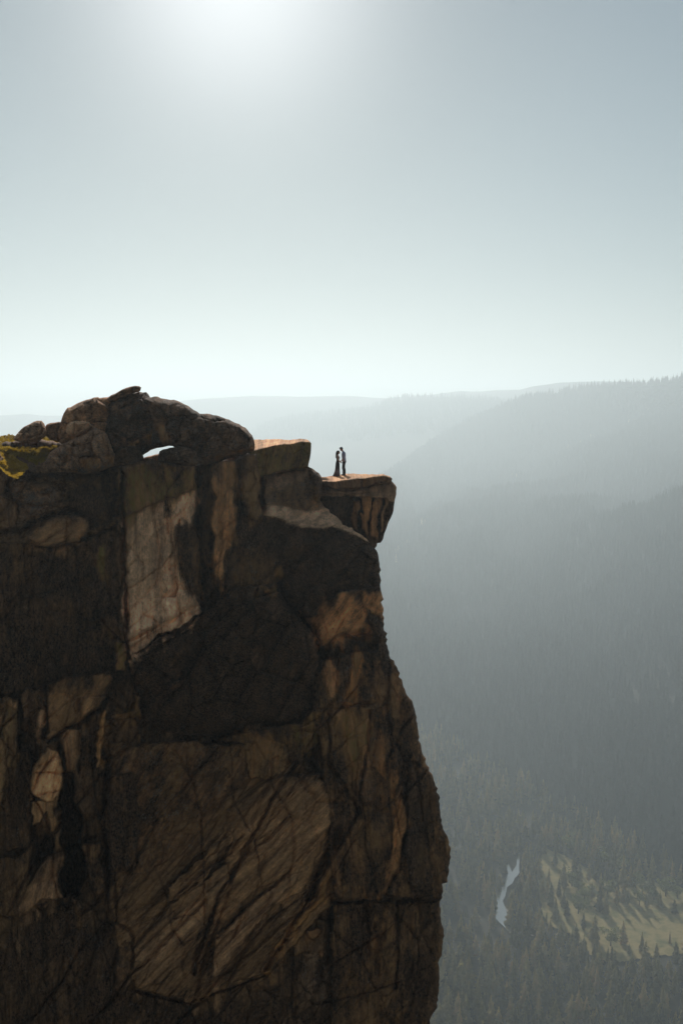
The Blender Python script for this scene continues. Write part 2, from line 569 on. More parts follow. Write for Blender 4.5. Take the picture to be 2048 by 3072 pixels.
# forest on the valley floor
area = (-300, 850, 560, 2050)
pts = []
cell = 16.0 * SC
gx = np.arange(area[0], area[1], cell); gy = np.arange(area[2], area[3], cell)
GX, GY = np.meshgrid(gx, gy)
P0 = np.stack([GX.ravel(), GY.ravel()], -1) + rng.uniform(-.48, .48, (GX.size, 2)) * cell
P3 = np.c_[P0, np.full(len(P0), ZF - 1.5)]
hh = SC * rng.uniform(20, 52, len(P3)) * (0.8 + 0.35 * (vnoise(np.c_[P0 / 84, P0[:, :1] * 0]) * .5 + .5))
u, v = proj(P3)
ut, vt = proj(P3 + np.c_[hh * 0, hh * 0, hh])
# behind the mountain's foot there is no floor
fx, fy = proj(foot)
keep = v > np.interp(u, fx, fy) - 4
dens = vnoise(np.c_[P0 / 50 + 5, P0[:, :1] * 0])
keep &= rng.random(len(P3)) < np.clip(0.9 + dens * .8, .25, 1)
inr = inpoly(u, v, RIVER) | inpoly(u, v - 8, RIVER)
for f in (.25, .5, .75, 1.0):
    inr |= inpoly(u, v + (vt - v) * f, RIVER)
keep &= ~inr
inm = inpoly(u, v, MEADOW)
topm = inpoly(ut, vt, MEADOW) | inpoly(ut, (v + vt) / 2, MEADOW)
rr = rng.random(len(P3))
wcl = np.clip((1760 - u) / 160, 0, 1) * 0.25
rim = inm & ~(inpoly(u + 16, v, MEADOW) & inpoly(u - 16, v, MEADOW) & inpoly(u, v - 12, MEADOW) & inpoly(u, v + 12, MEADOW))
clump = vnoise(np.c_[P0 / 22 + 3, P0[:, :1] * 0]) > -.1
keep &= ~(inm & ~rim & (rr > wcl * .6 + .03 * clump)) & ~(rim & (rr > .45))
poke = ~inpoly(ut, vt + 30, MEADOW)
keep &= ~(topm & ~inm & ~poke & (rr > 0.10 + wcl))
keep &= ~(topm & ~inm & poke & (rr > 0.85))
P3, hh, u, v, ut, vt = (a[keep] for a in (P3, hh, u, v, ut, vt))
vis = (u > 1330) & (u < 2060) & (vt < 3080) & (v > 2000)
hpx = np.where(vis, v - vt, 0)
order = np.argsort(-hpx)
near, rest = order[:255], order[255:]
for j, i in enumerate(near):
    make_tree('c', P3[i], hh[i], j, j * 2.4, 'dark conifer in the dense forest at the foot of the cliff', 'conifers of the near forest', random.uniform(.85, 1.25))


# conifers along the mountain's foot, beyond the meadow, its shade put into their needle colour
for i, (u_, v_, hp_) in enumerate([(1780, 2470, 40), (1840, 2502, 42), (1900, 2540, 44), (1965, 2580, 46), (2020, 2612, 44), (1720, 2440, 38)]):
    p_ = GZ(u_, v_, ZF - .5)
    make_tree('f', p_, hp_ / px_height(p_, 1.0), i, i * 2.1, 'shade-toned conifer at the foot of the mountain, %s from the left of six' % NTH[[1, 2, 3, 4, 5, 0][i]], 'conifers along the foot of the mountain', 1.1)


# far forests as instanced stuff
def scatter(name, label, P, H, objs, wid=(0.85, 1.25), mat=None):
    me = bpy.data.meshes.new(name)
    me.vertices.add(len(P)); me.vertices.foreach_set('co', np.asarray(P, np.float32).ravel())
    sc = np.zeros((len(P), 3), np.float32); w = rng.uniform(*wid, len(P))
    sc[:, 0] = H * w; sc[:, 1] = H * w; sc[:, 2] = H
    a = me.attributes.new('tree_scale', 'FLOAT_VECTOR', 'POINT'); a.data.foreach_set('vector', sc.ravel())
    a = me.attributes.new('tree_rot', 'FLOAT_VECTOR', 'POINT')
    rt = np.zeros((len(P), 3), np.float32); rt[:, 2] = rng.uniform(0, 6.28, len(P)); rt[:, :2] = rng.normal(0, .03, (len(P), 2)); a.data.foreach_set('vector', rt.ravel())
    a = me.attributes.new('tree_kind', 'INT', 'POINT'); a.data.foreach_set('value', rng.integers(0, len(objs), len(P)).astype(np.int32))
    o = bpy.data.objects.new(name, me); COL.objects.link(o)
    tag(o, label, 'forest', kind='stuff')
    ng = bpy.data.node_groups.new(name, 'GeometryNodeTree')
    ng.interface.new_socket('Geometry', in_out='INPUT', socket_type='NodeSocketGeometry')
    ng.interface.new_socket('Geometry', in_out='OUTPUT', socket_type='NodeSocketGeometry')
    n = ng.nodes; l = ng.links
    gi = n.new('NodeGroupInput'); go = n.new('NodeGroupOutput')
    iop = n.new('GeometryNodeInstanceOnPoints')
    g2i = n.new('GeometryNodeGeometryToInstance')
    for ob in reversed(objs):
        oi = n.new('GeometryNodeObjectInfo'); oi.inputs['Object'].default_value = ob
        oi.inputs['As Instance'].default_value = False
        l.new(oi.outputs['Geometry'], g2i.inputs[0])
    def attr(nm, ty):
        a = n.new('GeometryNodeInputNamedAttribute'); a.data_type = ty; a.inputs['Name'].default_value = nm
        return a.outputs['Attribute']
    iop.inputs['Pick Instance'].default_value = True
    l.new(gi.outputs[0], iop.inputs['Points'])
    l.new(g2i.outputs[0], iop.inputs['Instance'])
    l.new(attr('tree_kind', 'INT'), iop.inputs['Instance Index'])
    l.new(attr('tree_scale', 'FLOAT_VECTOR'), iop.inputs['Scale'])
    l.new(attr('tree_rot', 'FLOAT_VECTOR'), iop.inputs['Rotation'])
    l.new(iop.outputs[0], go.inputs[0])
    md = o.modifiers.new('scatter', 'NODES'); md.node_group = ng
    return o


crown_obs = []
for me in crown_me:
    for o in COL.objects:
        if o.data == me:
            crown_obs.append(o); break
shade_obs = []
for me in shade_me:
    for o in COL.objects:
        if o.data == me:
            shade_obs.append(o); break
scatter('forest', 'hazy conifer forest covering the valley floor round the river', P3[rest], hh[rest], crown_obs)


def on_grid(G, n, r0, r1, hmin, hmax, c0=0, c1=None):
    """random points on a lofted grid G between row fractions"""
    c1 = c1 or G.shape[1]
    i0, i1 = int(r0 * (G.shape[0] - 1)), int(r1 * (G.shape[0] - 1))
    A = G[i0:i1 - 1, c0:c1 - 1]; B = G[i0 + 1:i1, c0:c1 - 1]; C = G[i0:i1 - 1, c0 + 1:c1]; D = G[i0 + 1:i1, c0 + 1:c1]
    ar = np.linalg.norm(np.cross((B - A)[..., :], (C - A)[..., :]), axis=-1).ravel()
    k = rng.choice(len(ar), n, p=ar / ar.sum())
    a, b = rng.random((n, 1)), rng.random((n, 1))
    A, B, C, D = (q.reshape(-1, 3)[k] for q in (A, B, C, D))
    p = (A * (1 - a) + C * a) * (1 - b) + (B * (1 - a) + D * a) * b
    p[:, 2] -= 1.0
    return p, rng.uniform(hmin, hmax, n)


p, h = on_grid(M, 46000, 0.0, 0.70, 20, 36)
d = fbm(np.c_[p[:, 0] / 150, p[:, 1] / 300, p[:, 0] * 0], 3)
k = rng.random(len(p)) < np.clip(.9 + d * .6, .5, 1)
scatter('forest', 'conifer forest covering the shaded mountain slope on the right', p[k], h[k], shade_obs)
p, h = on_grid(M, 900, .325, .352, 20, 30)
scatter('forest', 'paler sunlit conifers along the spur crossing the mountain slope', p, h, crown_obs[:1] + shade_obs)  # a paler crown mixed in: sunlight on the spur put into needle colour
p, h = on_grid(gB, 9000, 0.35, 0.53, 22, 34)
scatter('forest', 'pale conifer forest along the hazy ridge in the middle distance', p, h, shade_obs)
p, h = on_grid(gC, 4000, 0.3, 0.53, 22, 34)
scatter('forest', 'conifer forest on the low spur running into the valley', p, h, shade_obs)


# =================================================================== ROCK
def seg_dist(u, v, pts, closed=True):
    """distance in px to a polyline, and nearest points"""
    best = np.full(u.shape, 1e9); nx = np.zeros(u.shape); ny = np.zeros(u.shape)
    n = len(pts)
    for i in range(n if closed else n - 1):
        x1, y1 = pts[i]; x2, y2 = pts[(i + 1) % n]
        dx, dy = x2 - x1, y2 - y1
        L = dx * dx + dy * dy + 1e-9
        t = np.clip(((u - x1) * dx + (v - y1) * dy) / L, 0, 1)
        qx, qy = x1 + t * dx, y1 + t * dy
        d = np.hypot(u - qx, v - qy)
        m = d < best
        best = np.where(m, d, best); nx = np.where(m, qx, nx); ny = np.where(m, qy, ny)
    return best, nx, ny


def worley(x, y, seed=0, jit=0.9):
    """cell facets: returns per-point plane value of its nearest cell and the edge distance f2-f1"""
    ix = np.floor(x).astype(int); iy = np.floor(y).astype(int)
    f1 = np.full(x.shape, 9.0); f2 = np.full(x.shape, 9.0); val = np.zeros(x.shape); cid = np.zeros(x.shape)
    for dx in (-1, 0, 1):
        for dy in (-1, 0, 1):
            cx, cy_ = ix + dx, iy + dy
            z0 = np.full(cx.shape, seed)
            px = cx + .5 + (_h(cx, cy_, z0, 1) - .5) * jit
            py = cy_ + .5 + (_h(cx, cy_, z0, 2) - .5) * jit
            d = np.hypot(x - px, y - py)
            ga = (_h(cx, cy_, z0, 3) - .5) * 2; gb = (_h(cx, cy_, z0, 4) - .5) * 2; oc = (_h(cx, cy_, z0, 5) - .5)
            w = ga * (x - px) + gb * (y - py) + oc
            m = d < f1
            f2 = np.where(m, f1, np.minimum(f2, d))
            val = np.where(m, w, val); cid = np.where(m, _h(cx, cy_, z0, 6), cid)
            f1 = np.where(m, d, f1)
    return val, f2 - f1, cid


def rough_outline(pts, amp, step, seed):
    """densify a hand-traced outline and give it the small notches rock has"""
    r = np.random.default_rng(seed)
    out = []
    n = len(pts)
    for i in range(n):
        a = np.array(pts[i], float); b = np.array(pts[(i + 1) % n], float)
        L = np.linalg.norm(b - a); k = max(1, int(L / step))
        nrm = np.array([-(b - a)[1], (b - a)[0]]) / (L + 1e-9)
        for j in range(k):
            out.append(tuple(a + (b - a) * j / k + nrm * r.normal(0, amp) * (1 if j else .4)))
    return out


def mask_grid(outline, step):
    """regular grid cells inside an outline, border vertices snapped on to it"""
    xs_ = [p[0] for p in outline]; ys_ = [p[1] for p in outline]
    gx = np.arange(min(xs_) - step, max(xs_) + 2 * step, step); gy = np.arange(min(ys_) - step, max(ys_) + 2 * step, step)
    U, V = np.meshgrid(gx, gy)
    cu, cv = (U[:-1, :-1] + step / 2), (V[:-1, :-1] + step / 2)
    ins = inpoly(cu, cv, outline)
    nr, nc = U.shape
    idx = np.arange(nr * nc).reshape(nr, nc)
    quads = np.stack([idx[:-1, :-1], idx[:-1, 1:], idx[1:, 1:], idx[1:, :-1]], -1)[ins]
    used = np.unique(quads)
    remap = np.full(nr * nc, -1); remap[used] = np.arange(len(used))
    quads = remap[quads]
    U = U.ravel()[used].copy(); V = V.ravel()[used].copy()
    # border edges
    e = np.concatenate([quads[:, [0, 1]], quads[:, [1, 2]], quads[:, [2, 3]], quads[:, [3, 0]]])
    key = np.sort(e, 1); key = key[:, 0].astype(np.int64) * 10000000 + key[:, 1]
    un, inv, cnt = np.unique(key, return_inverse=True, return_counts=True)
    be = e[cnt[inv] == 1]
    bv = np.unique(be)
    d, nx, ny = seg_dist(U[bv], V[bv], outline)
    U[bv] = nx; V[bv] = ny
    return U, V, quads, be, bv


ROCKS = {}


def rock_fields(U, V, blocks, Yb, warp=5.0, seed=0, drip=0):
    """nearest surface over all blocks at each pixel; every block is a real lump at its own distance"""
    n = len(U)
    P = np.stack([U / 60.0, V / 60.0, np.full(n, seed * 3.1)], -1)
    wu = fbm(P, 4) * warp * 2.2; wv = fbm(P + 50, 4) * warp * 2.2
    P2 = np.stack([U / 14.0, V / 14.0, np.full(n, seed * 1.7)], -1)
    wu = wu + fbm(P2, 3) * warp * .6; wv = wv + fbm(P2 + 20, 3) * warp * .6
    Uw, Vw = U + wu, V + wv
    if drip:                       # stains run down past the joints they start from
        Vw = Vw - drip * (.5 + 1.6 * fbm(np.stack([U / 13.0, V / 130.0, np.full(n, 77.0)], -1), 4))
        Uw = Uw + drip * .45 * fbm(np.stack([U / 45.0, V / 45.0, np.full(n, 33.0)], -1), 4)
    best = np.full(n, 1e9)
    tint = np.ones((n, 4)); prm = np.zeros((n, 4)); tcd = np.zeros((n, 3)); topm_ = np.zeros(n, bool)
    for bi, b in enumerate(blocks):
        poly = b['p']
        if poly is None:
            m = np.ones(n, bool); d = np.full(n, 500.0)
            idx = np.arange(n)
            m2 = m
        else:
            x0, x1 = min(q[0] for q in poly), max(q[0] for q in poly); y0, y1 = min(q[1] for q in poly), max(q[1] for q in poly)
            idx = np.nonzero((Uw > x0) & (Uw < x1) & (Vw > y0) & (Vw < y1))[0]
            ins = inpoly(Uw[idx], Vw[idx], poly)
            idx = idx[ins]
            if len(idx) == 0: continue
            d, _, _ = seg_dist(Uw[idx], Vw[idx], poly)
        u, v = U[idx], V[idx]
        cu = np.mean([q[0] for q in poly]) if poly else 600; cv = np.mean([q[1] for q in poly]) if poly else 2200
        Yf = Yb(u, v) + b.get('d', 0) + b.get('gu', 0) * (u - cu) / 100 + b.get('gv', 0) * (v - cv) / 100 + b.get('gv2', 0) * np.clip(1345 - v, 0, None) / 100
        r, Rd = b.get('r', 8), b.get('R', .25)
        Yflat = Yf.copy()
        q = np.clip(d / r, 0, 1); Yf = Yf + Rd * (1 - np.sqrt(1 - (1 - q) ** 2 + 1e-9)) * 1.0
        if b.get('b'):
            q = np.clip(d / b.get('rb', 100), 0, 1); Yf = Yf + b['b'] * (1 - q) ** 2
        ang = R(b.get('a', 0)); ca, sa = math.cos(ang), math.sin(ang)
        ac = ((u - cu) * ca + (v - cv) * sa) * .0194; al = (-(u - cu) * sa + (v - cv) * ca) * .0194
        fs, fa = b.get('fs', 1.6), b.get('fa', .22)
        el = b.get('el', 2.2)
        w1, e1, c1 = worley(ac / fs + 17 * bi, al / (fs * el) + 5 * bi, bi)
        w2, e2, c2 = worley(ac / (fs * .33) + 3 * bi, al / (fs * .33 * el) + 9 * bi, bi + 50)
        Yf = Yf + fa * w1 + fa * .4 * w2 + fa * .5 * np.exp(-(e1 / .05) ** 2) + fa * .2 * np.exp(-(e2 / .08) ** 2)
        nq = np.stack([ac / 1.1 + bi * 7, al / (1.1 * el * .8), ac * 0 + bi], -1)
        Yf = Yf + b.get('na', .16) * fbm(nq, 4)
        nq = np.stack([ac / .22 + bi * 3, al / (.22 * (1 + el * .3)), ac * 0 + bi], -1)
        Yf = Yf + b.get('nf', .045) * fbm(nq, 3)
        isT = np.zeros(len(idx), bool)
        if b.get('top'):
            lip, s = b['top']
            lx = [q[0] for q in lip]; ly = [q[1] for q in lip]
            lv = np.interp(u, lx, ly) + 2.5 * fbm(np.stack([u / 25, u * 0, u * 0 + bi], -1), 3)
            Pl = PY(u, lv, Yb(u, lv) + b.get('d', 0))
            rr_ = ray(u, v)
            den = rr_[:, 2] - s * rr_[:, 1]
            t = (Pl[:, 2] - s * Pl[:, 1]) / np.where(np.abs(den) < 1e-4, -1e-4, den)
            Yt = t * rr_[:, 1]
            above = v < lv
            Yt = np.where(above & ((t < 0) | (Yt > Pl[:, 1] + 14)), Pl[:, 1] + 14, Yt)
            Yt = Yt + b.get('tn', .10) * fbm(np.stack([u / 40, v / 12, u * 0 + bi], -1), 4)
            k = .12
            isT = above
            Yf = np.where(above, np.maximum(Yflat, Yt), Yf)
        m = (Yf < best[idx]) if not b.get('carve') else (Yf > best[idx])
        ii = idx[m]
        best[ii] = Yf[m]
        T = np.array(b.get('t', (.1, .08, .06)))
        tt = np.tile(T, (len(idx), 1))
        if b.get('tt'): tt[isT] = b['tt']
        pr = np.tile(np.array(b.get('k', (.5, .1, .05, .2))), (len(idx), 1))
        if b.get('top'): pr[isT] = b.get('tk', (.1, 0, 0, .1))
        # each facet weathers a little differently
        jit = (0.82 + .36 * c1)[:, None] * (0.9 + .2 * c2)[:, None]
        topm_[ii] = isT[m]
        tint[ii] = np.concatenate([tt, jit], 1)[m]; prm[ii] = pr[m]
        tcd[ii] = np.stack([ac + bi * 13.7, al * b.get('ts', 1) + bi * 4.1, np.full(len(idx), bi * 2.3)], -1)[m]
    return best, tint, prm, tcd, topm_


def add_attrs(me, tint, prm, tcd):
    c = np.ones((len(tint), 4), np.float32); c[:, :3] = tint
    a = me.attributes.new('tint', 'FLOAT_COLOR', 'POINT'); a.data.foreach_set('color', c.ravel())
    a = me.attributes.new('wear', 'FLOAT_COLOR', 'POINT'); a.data.foreach_set('color', prm.astype(np.float32).ravel())
    a = me.attributes.new('grain', 'FLOAT_VECTOR', 'POINT'); a.data.foreach_set('vector', tcd.astype(np.float32).ravel())


def rock_material(name):
    m, nt, bs, out = new_mat(name)
    def at(nm, o='Color'):
        a = nt.nodes.new('ShaderNodeAttribute'); a.attribute_name = nm; return a.outputs[o]
    tint = at('tint')
    w = nt.nodes.new('ShaderNodeAttribute'); w.attribute_name = 'wear'
    sep = nt.nodes.new('ShaderNodeSeparateColor'); nt.links.new(w.outputs['Color'], sep.inputs[0])
    dark, orange, yellow = sep.outputs[0], sep.outputs[1], sep.outputs[2]
    speck = w.outputs['Alpha']
    gr = at('grain', 'Vector')
    mp = nt.nodes.new('ShaderNodeMapping'); mp.inputs['Scale'].default_value = (1.0, 0.13, 1.0)
    nt.links.new(gr, mp.inputs[0]); st = mp.outputs[0]
    mp2 = nt.nodes.new('ShaderNodeMapping'); mp2.inputs['Scale'].default_value = (1.0, 0.5, 1.0)
    nt.links.new(gr, mp2.inputs[0]); iso = mp2.outputs[0]
    tcx = nt.nodes.new('ShaderNodeTexCoord')
    n_glob = noise(nt, tcx.outputs['Object'], .33, 7, .62)       # crosses from block to block
    n_glob2 = noise(nt, tcx.outputs['Object'], 1.7, 8, .68)
    dark = math_n(nt, 'ADD', dark, math_n(nt, 'MULTIPLY', math_n(nt, 'SUBTRACT', n_glob, .5), 1.7))
    orange = math_n(nt, 'ADD', orange, math_n(nt, 'MULTIPLY', math_n(nt, 'SUBTRACT', n_glob2, .5), .9))
    speck = math_n(nt, 'ADD', math_n(nt, 'SUBTRACT', speck, .2), math_n(nt, 'MULTIPLY', math_n(nt, 'SUBTRACT', n_glob2, .5), 1.6))
    tint = mix(nt, ramp(nt, n_glob2, [(.35, 0.0), (.65, 1.0)]), mix(nt, 1.0, tint, (2.4, 1.62, 1.08), 'MULTIPLY'), mix(nt, 1.0, tint, (4.4, 2.95, 1.9), 'MULTIPLY'))
    tint = mix(nt, ramp(nt, n_glob, [(.3, .55), (.7, .12)]), tint, (.30, .165, .08))
    # streaks along the grain
    n_st = noise(nt, st, 2.6, 8, .62, .35)
    n_iso = noise(nt, iso, 1.1, 9, .66)
    n_fine = noise(nt, iso, 9.0, 7, .7)
    n_sp = noise(nt, iso, 22.0, 4, .7)
    n_sp2 = noise(nt, iso, 11.0, 5, .8)
    base = mix(nt, ramp(nt, n_st, [(.35, 0.0), (.62, 1.0)]), mix(nt, 1.0, tint, (.52, .48, .46), 'MULTIPLY'), mix(nt, 1.0, tint, (1.18, 1.15, 1.1), 'MULTIPLY'))
    base = mix(nt, ramp(nt, n_fine, [(.3, .75), (.6, 0.0)]), base, mix(nt, 1.0, base, (.45, .42, .4), 'MULTIPLY'))
    # orange iron stain
    def mask(amount, n1, n2, soft=.16):
        s = math_n(nt, 'ADD', math_n(nt, 'MULTIPLY', n1, .55), math_n(nt, 'MULTIPLY', n2, .45))     # about .5
        t = math_n(nt, 'SUBTRACT', math_n(nt, 'ADD', s, math_n(nt, 'MULTIPLY', amount, .46)), .74)
        return math_n(nt, 'MULTIPLY', math_n(nt, 'ADD', t, soft * .5), 1 / soft, True)
    n_o = noise(nt, st, 1.7, 6, .6, .3)
    base = mix(nt, mask(orange, n_o, n_iso, .22), base, mix(nt, n_fine, (.20, .09, .035), (.56, .30, .12)))
    mp3 = nt.nodes.new('ShaderNodeMapping'); mp3.inputs['Location'].default_value = (41, 7, 3); mp3.inputs['Scale'].default_value = (1, .22, 1); nt.links.new(gr, mp3.inputs[0])
    n_y = noise(nt, mp3.outputs[0], 3.2, 8, .68)
    base = mix(nt, mask(math_n(nt, 'MULTIPLY', yellow, .72), n_y, n_fine, .2), base, (.20, .155, .035))
    # black lichen and water streaks
    mp4 = nt.nodes.new('ShaderNodeMapping'); mp4.inputs['Location'].default_value = (11, 27, 3); mp4.inputs['Scale'].default_value = (1, .2, 1); nt.links.new(gr, mp4.inputs[0])
    n_d = noise(nt, mp4.outputs[0], 1.5, 9, .7, .2)
    n_d2 = noise(nt, iso, 5.0, 8, .75)
    dk = mix(nt, ramp(nt, n_sp2, [(.38, 0.0), (.6, 1.0)]), (.008, .005, .0032), (.120, .068, .040))
    dk = mix(nt, ramp(nt, n_iso, [(.35, 0.0), (.7, .8)]), dk, mix(nt, 1.0, dk, (2.1, 1.8, 1.6), 'MULTIPLY'))
    base = mix(nt, mask(math_n(nt, 'MULTIPLY', dark, .77), n_d, n_d2, .16), base, dk)
    # pale crustose lichen specks
    sp = mask(speck, n_sp2, n_sp, .05)
    base = mix(nt, sp, base, (.20, .155, .125))
    nt.links.new(base, bs.inputs['Base Color'])
    bs.inputs['Roughness'].default_value = .93
    bs.inputs['Specular IOR Level'].default_value = .12
    h = math_n(nt, 'ADD', math_n(nt, 'MULTIPLY', n_iso, .6), math_n(nt, 'ADD', math_n(nt, 'MULTIPLY', n_fine, .25), math_n(nt, 'MULTIPLY', n_st, .3)))
    h = math_n(nt, 'ADD', h, math_n(nt, 'MULTIPLY', n_sp, .08))
    bump(nt, bs, h, 1.0, .30)
    return m


M_rock = rock_material('granite')


def make_rock(name, outline, blocks, Yb, step=2.4, amp=1.2, seed=0, back='deep', depth=40, thick=1.5, cracks=(), blur=16, fract=0, warp=5.0, edge_r=14, edge_R=.8, smooth_angle=None, parent=None):
    ol = rough_outline(outline, amp, 9, seed)
    U, V, quads, be, bv = mask_grid(ol, step)
    Y, tint, prm, tcd, isTop = rock_fields(U, V, blocks, Yb, warp, seed)
    if fract:
        _, t2, p2, _, top2 = rock_fields(U, V, blocks, Yb, warp, seed, 40)
        kk = np.where(isTop | top2, 0, .8)[:, None]
        tint[:, :3] = tint[:, :3] * (1 - kk) + t2[:, :3] * kk; prm = prm * (1 - kk) + p2 * kk
    dE, _, _ = seg_dist(U, V, ol)
    if back == 'deep':
        q = np.clip(dE / edge_r, 0, 1); Y = Y + np.where(isTop, 0, edge_R * (1 - np.sqrt(1 - (1 - q) ** 2 + 1e-9)))
    if fract:
        for ang, cell_px, el_, am, ew in ((38, 190, 3.2, .30, .035), (-8, 120, 3.0, .16, .05), (48, 60, 4.0, .10, .06)):
            ca, sa = math.cos(R(ang)), math.sin(R(ang))
            wq = 30 * fbm(np.stack([U / 160, V / 160, U * 0 + ang], -1), 4)
            a_ = ((U + wq) * ca + V * sa) / cell_px; b_ = (-(U + wq) * sa + V * ca) / (cell_px * el_)
            w_, e_, c_ = worley(a_ + 40, b_ + 40, int(ang) + 300)
            fm = np.clip(.6 + 1.6 * fbm(np.stack([U / 200, V / 200, U * 0 + 3 + ang], -1), 3), 0, 1.3) * fract * np.where(isTop, .1, 1)
            Y = Y + fm * am * (w_ + .9 * np.exp(-(e_ / ew) ** 2))
            tint[:, 3] *= (.86 + .28 * c_)
    for pts, wpx, dep in cracks:
        bb = np.array(pts)
        k = np.nonzero((U > bb[:, 0].min() - 30) & (U < bb[:, 0].max() + 30) & (V > bb[:, 1].min() - 30) & (V < bb[:, 1].max() + 30))[0]
        if len(k) == 0: continue
        uu, vv = U[k], V[k]
        q = np.stack([uu / 22, vv / 22, uu * 0 + dep], -1)
        d, _, _ = seg_dist(uu + 7 * fbm(q, 3), vv + 7 * fbm(q + 9, 3), pts, False)
        wv_ = wpx * (.6 + .5 * (vnoise(np.stack([uu / 30, vv / 30, uu * 0], -1)) + 1))
        Y[k] += dep * np.exp(-(d / wv_) ** 2)
    n = len(U)
    eg = np.concatenate([quads[:, [0, 1]], quads[:, [1, 2]], quads[:, [2, 3]], quads[:, [3, 0]]])
    cnt = np.bincount(eg[:, 0], minlength=n) + np.bincount(eg[:, 1], minlength=n) + 1e-9
    jitc = tint[:, 3:4]; tint = tint[:, :3]
    for it in range(blur):
        for arr in (tint, prm):
            for k in range(arr.shape[1]):
                s_ = np.bincount(eg[:, 0], arr[eg[:, 1], k], n) + np.bincount(eg[:, 1], arr[eg[:, 0], k], n)
                arr[:, k] = .4 * arr[:, k] + .6 * s_ / cnt
    tint = tint * jitc
    cu_, cv_ = np.mean([q[0] for q in outline]), np.mean([q[1] for q in outline])
    if back == 'deep':
        front = PY(U, V, Y)
        verts = [front]; Fs = [quads]
        order = np.full(n, -1); order[bv] = np.arange(len(bv))
        prev = bv.copy(); nb = len(bv); base = n
        f_all = list()
        extra_t, extra_p, extra_c = [tint], [prm], [tcd]
        steps = [q_ for q_ in (0.35, .9, 1.8, 3.5, 7, 14) if q_ < depth] + [depth]
        for si, dd in enumerate(steps):
            sh = PY(U[bv], V[bv], Y[bv] + dd)
            jit = .25 * min(dd, 4) * fbm(np.stack([U[bv] / 40, V[bv] / 40, U[bv] * 0 + dd], -1), 3)
            cen = np.array([cu_, cv_])
            dirc = np.stack([cen[0] - U[bv], U[bv] * 0, -(cen[1] - V[bv])], -1); dirc /= np.linalg.norm(dirc, axis=1)[:, None]
            sh = sh + dirc * (np.abs(jit) + .03 * dd)[:, None]
            verts.append(sh)
            cur = np.arange(nb) + base
            a, b = order[be[:, 0]], order[be[:, 1]]
            pi = prev
            Fs.append(np.stack([pi[b], pi[a], cur[a], cur[b]], -1))
            prev = cur; base += nb
            extra_t.append(tint[bv]); extra_p.append(prm[bv]); extra_c.append(tcd[bv] + [0, 0, dd])
        capc = verts[-1].mean(0)
        verts.append(verts[-1] * .5 + capc * .5)
        cur = np.arange(nb) + base; a, b = order[be[:, 0]], order[be[:, 1]]
        Fs.append(np.stack([prev[b], prev[a], cur[a], cur[b]], -1)); base += nb
        verts.append(verts[-1] * .02 + capc * .98)
        prev = cur; cur = np.arange(nb) + base
        Fs.append(np.stack([prev[b], prev[a], cur[a], cur[b]], -1))
        for _ in range(2):
            extra_t.append(tint[bv]); extra_p.append(prm[bv]); extra_c.append(tcd[bv] + [0, 0, depth])
        V3 = np.concatenate(verts); Q = np.concatenate(Fs)
        tint, prm, tcd = (np.concatenate(e) for e in (extra_t, extra_p, extra_c))
    else:
        # closed lump: back surface mirrors the front about its middle distance
        rmax = thick
        er_ = edge_r * .42
        q = np.clip(dE / er_, 0, 1)
        T = rmax * np.sqrt(np.clip(1 - (1 - q) ** 2, 0, 1)) + .25 * rmax * np.clip(dE / (edge_r * 3), 0, 1)
        q2 = np.clip(dE / 10, 0, 1)
        Ym = Yb(U, V)
        rel = (Y - Ym) * q2
        Yfr = Ym - T + rel + rmax
        Ybk = Ym + T * 1.0 + rmax + .12 * rmax * fbm(np.stack([U / 60, V / 60, U * 0 + 5], -1), 4) * q2
        front = PY(U, V, Yfr)
        inner = np.setdiff1d(np.arange(n), bv)
        remap = np.full(n, -1); remap[bv] = bv; remap[inner] = n + np.arange(len(inner))
        V3 = np.concatenate([front, PY(U[inner], V[inner], np.maximum(Ybk, Yfr + .02)[inner])])
        Q = np.concatenate([quads, remap[quads][:, ::-1]])
        tint = np.concatenate([tint, tint[inner]]); prm = np.concatenate([prm, prm[inner]]); tcd = np.concatenate([tcd, tcd[inner] + [0, 0, 3]])
    # winding: front must face the camera
    o = mesh_np(name, V3, Q, M_rock, True, parent)
    add_attrs(o.data, tint, prm, tcd)
    ROCKS[name] = (U, V, Y)
    return o


def YB(u, v):
    return 50.0 + 7.5 * np.clip(np.asarray(u, float), -300, 1400) / 1200 + (np.asarray(v, float) - 1400) / 1700 * -1.5


DK = (.95, .1, .0, .45)      # wear: black lichen, orange stain, yellow lichen, pale specks
# outline of the cliff mass against the sky and the valley
CLIFF = [(-320, 1380), (-100, 1352), (0, 1330), (60, 1322), (130, 1318), (190, 1330), (250, 1352), (340, 1366), (420, 1372), (432, 1381), (500, 1380), (560, 1374), (620, 1378), (700, 1362), (735, 1350), (763, 1346), (777, 1364),
         (790, 1392), (859, 1400), (920, 1397), (947, 1414), (962, 1427), (966, 1458), (959, 1500), (975, 1522), (1000, 1545), (1037, 1578), (1069, 1596), (1101, 1617), (1123, 1645), (1133, 1660), (1138, 1690), (1139, 1730), (1142, 1765),
         (1149, 1798), (1147, 1844), (1156, 1910), (1166, 1956), (1193, 2010), (1216, 2078), (1220, 2086), (1234, 2101), (1249, 2151), (1255, 2221), (1264, 2250), (1275, 2286), (1297, 2330), (1315, 2384), (1320, 2442), (1327, 2487), (1342, 2509), (1349, 2554),
         (1348, 2590), (1341, 2634), (1327, 2665), (1326, 2694), (1319, 2699), (1321, 2754), (1331, 2808), (1324, 2866), (1315, 2888), (1317, 2964), (1311, 3018), (1290, 3052), (1282, 3090), (1270, 3180), (1240, 3330), (-320, 3330)]
B = []


def blk(p, **k):
    k['p'] = p
    B.append(k)


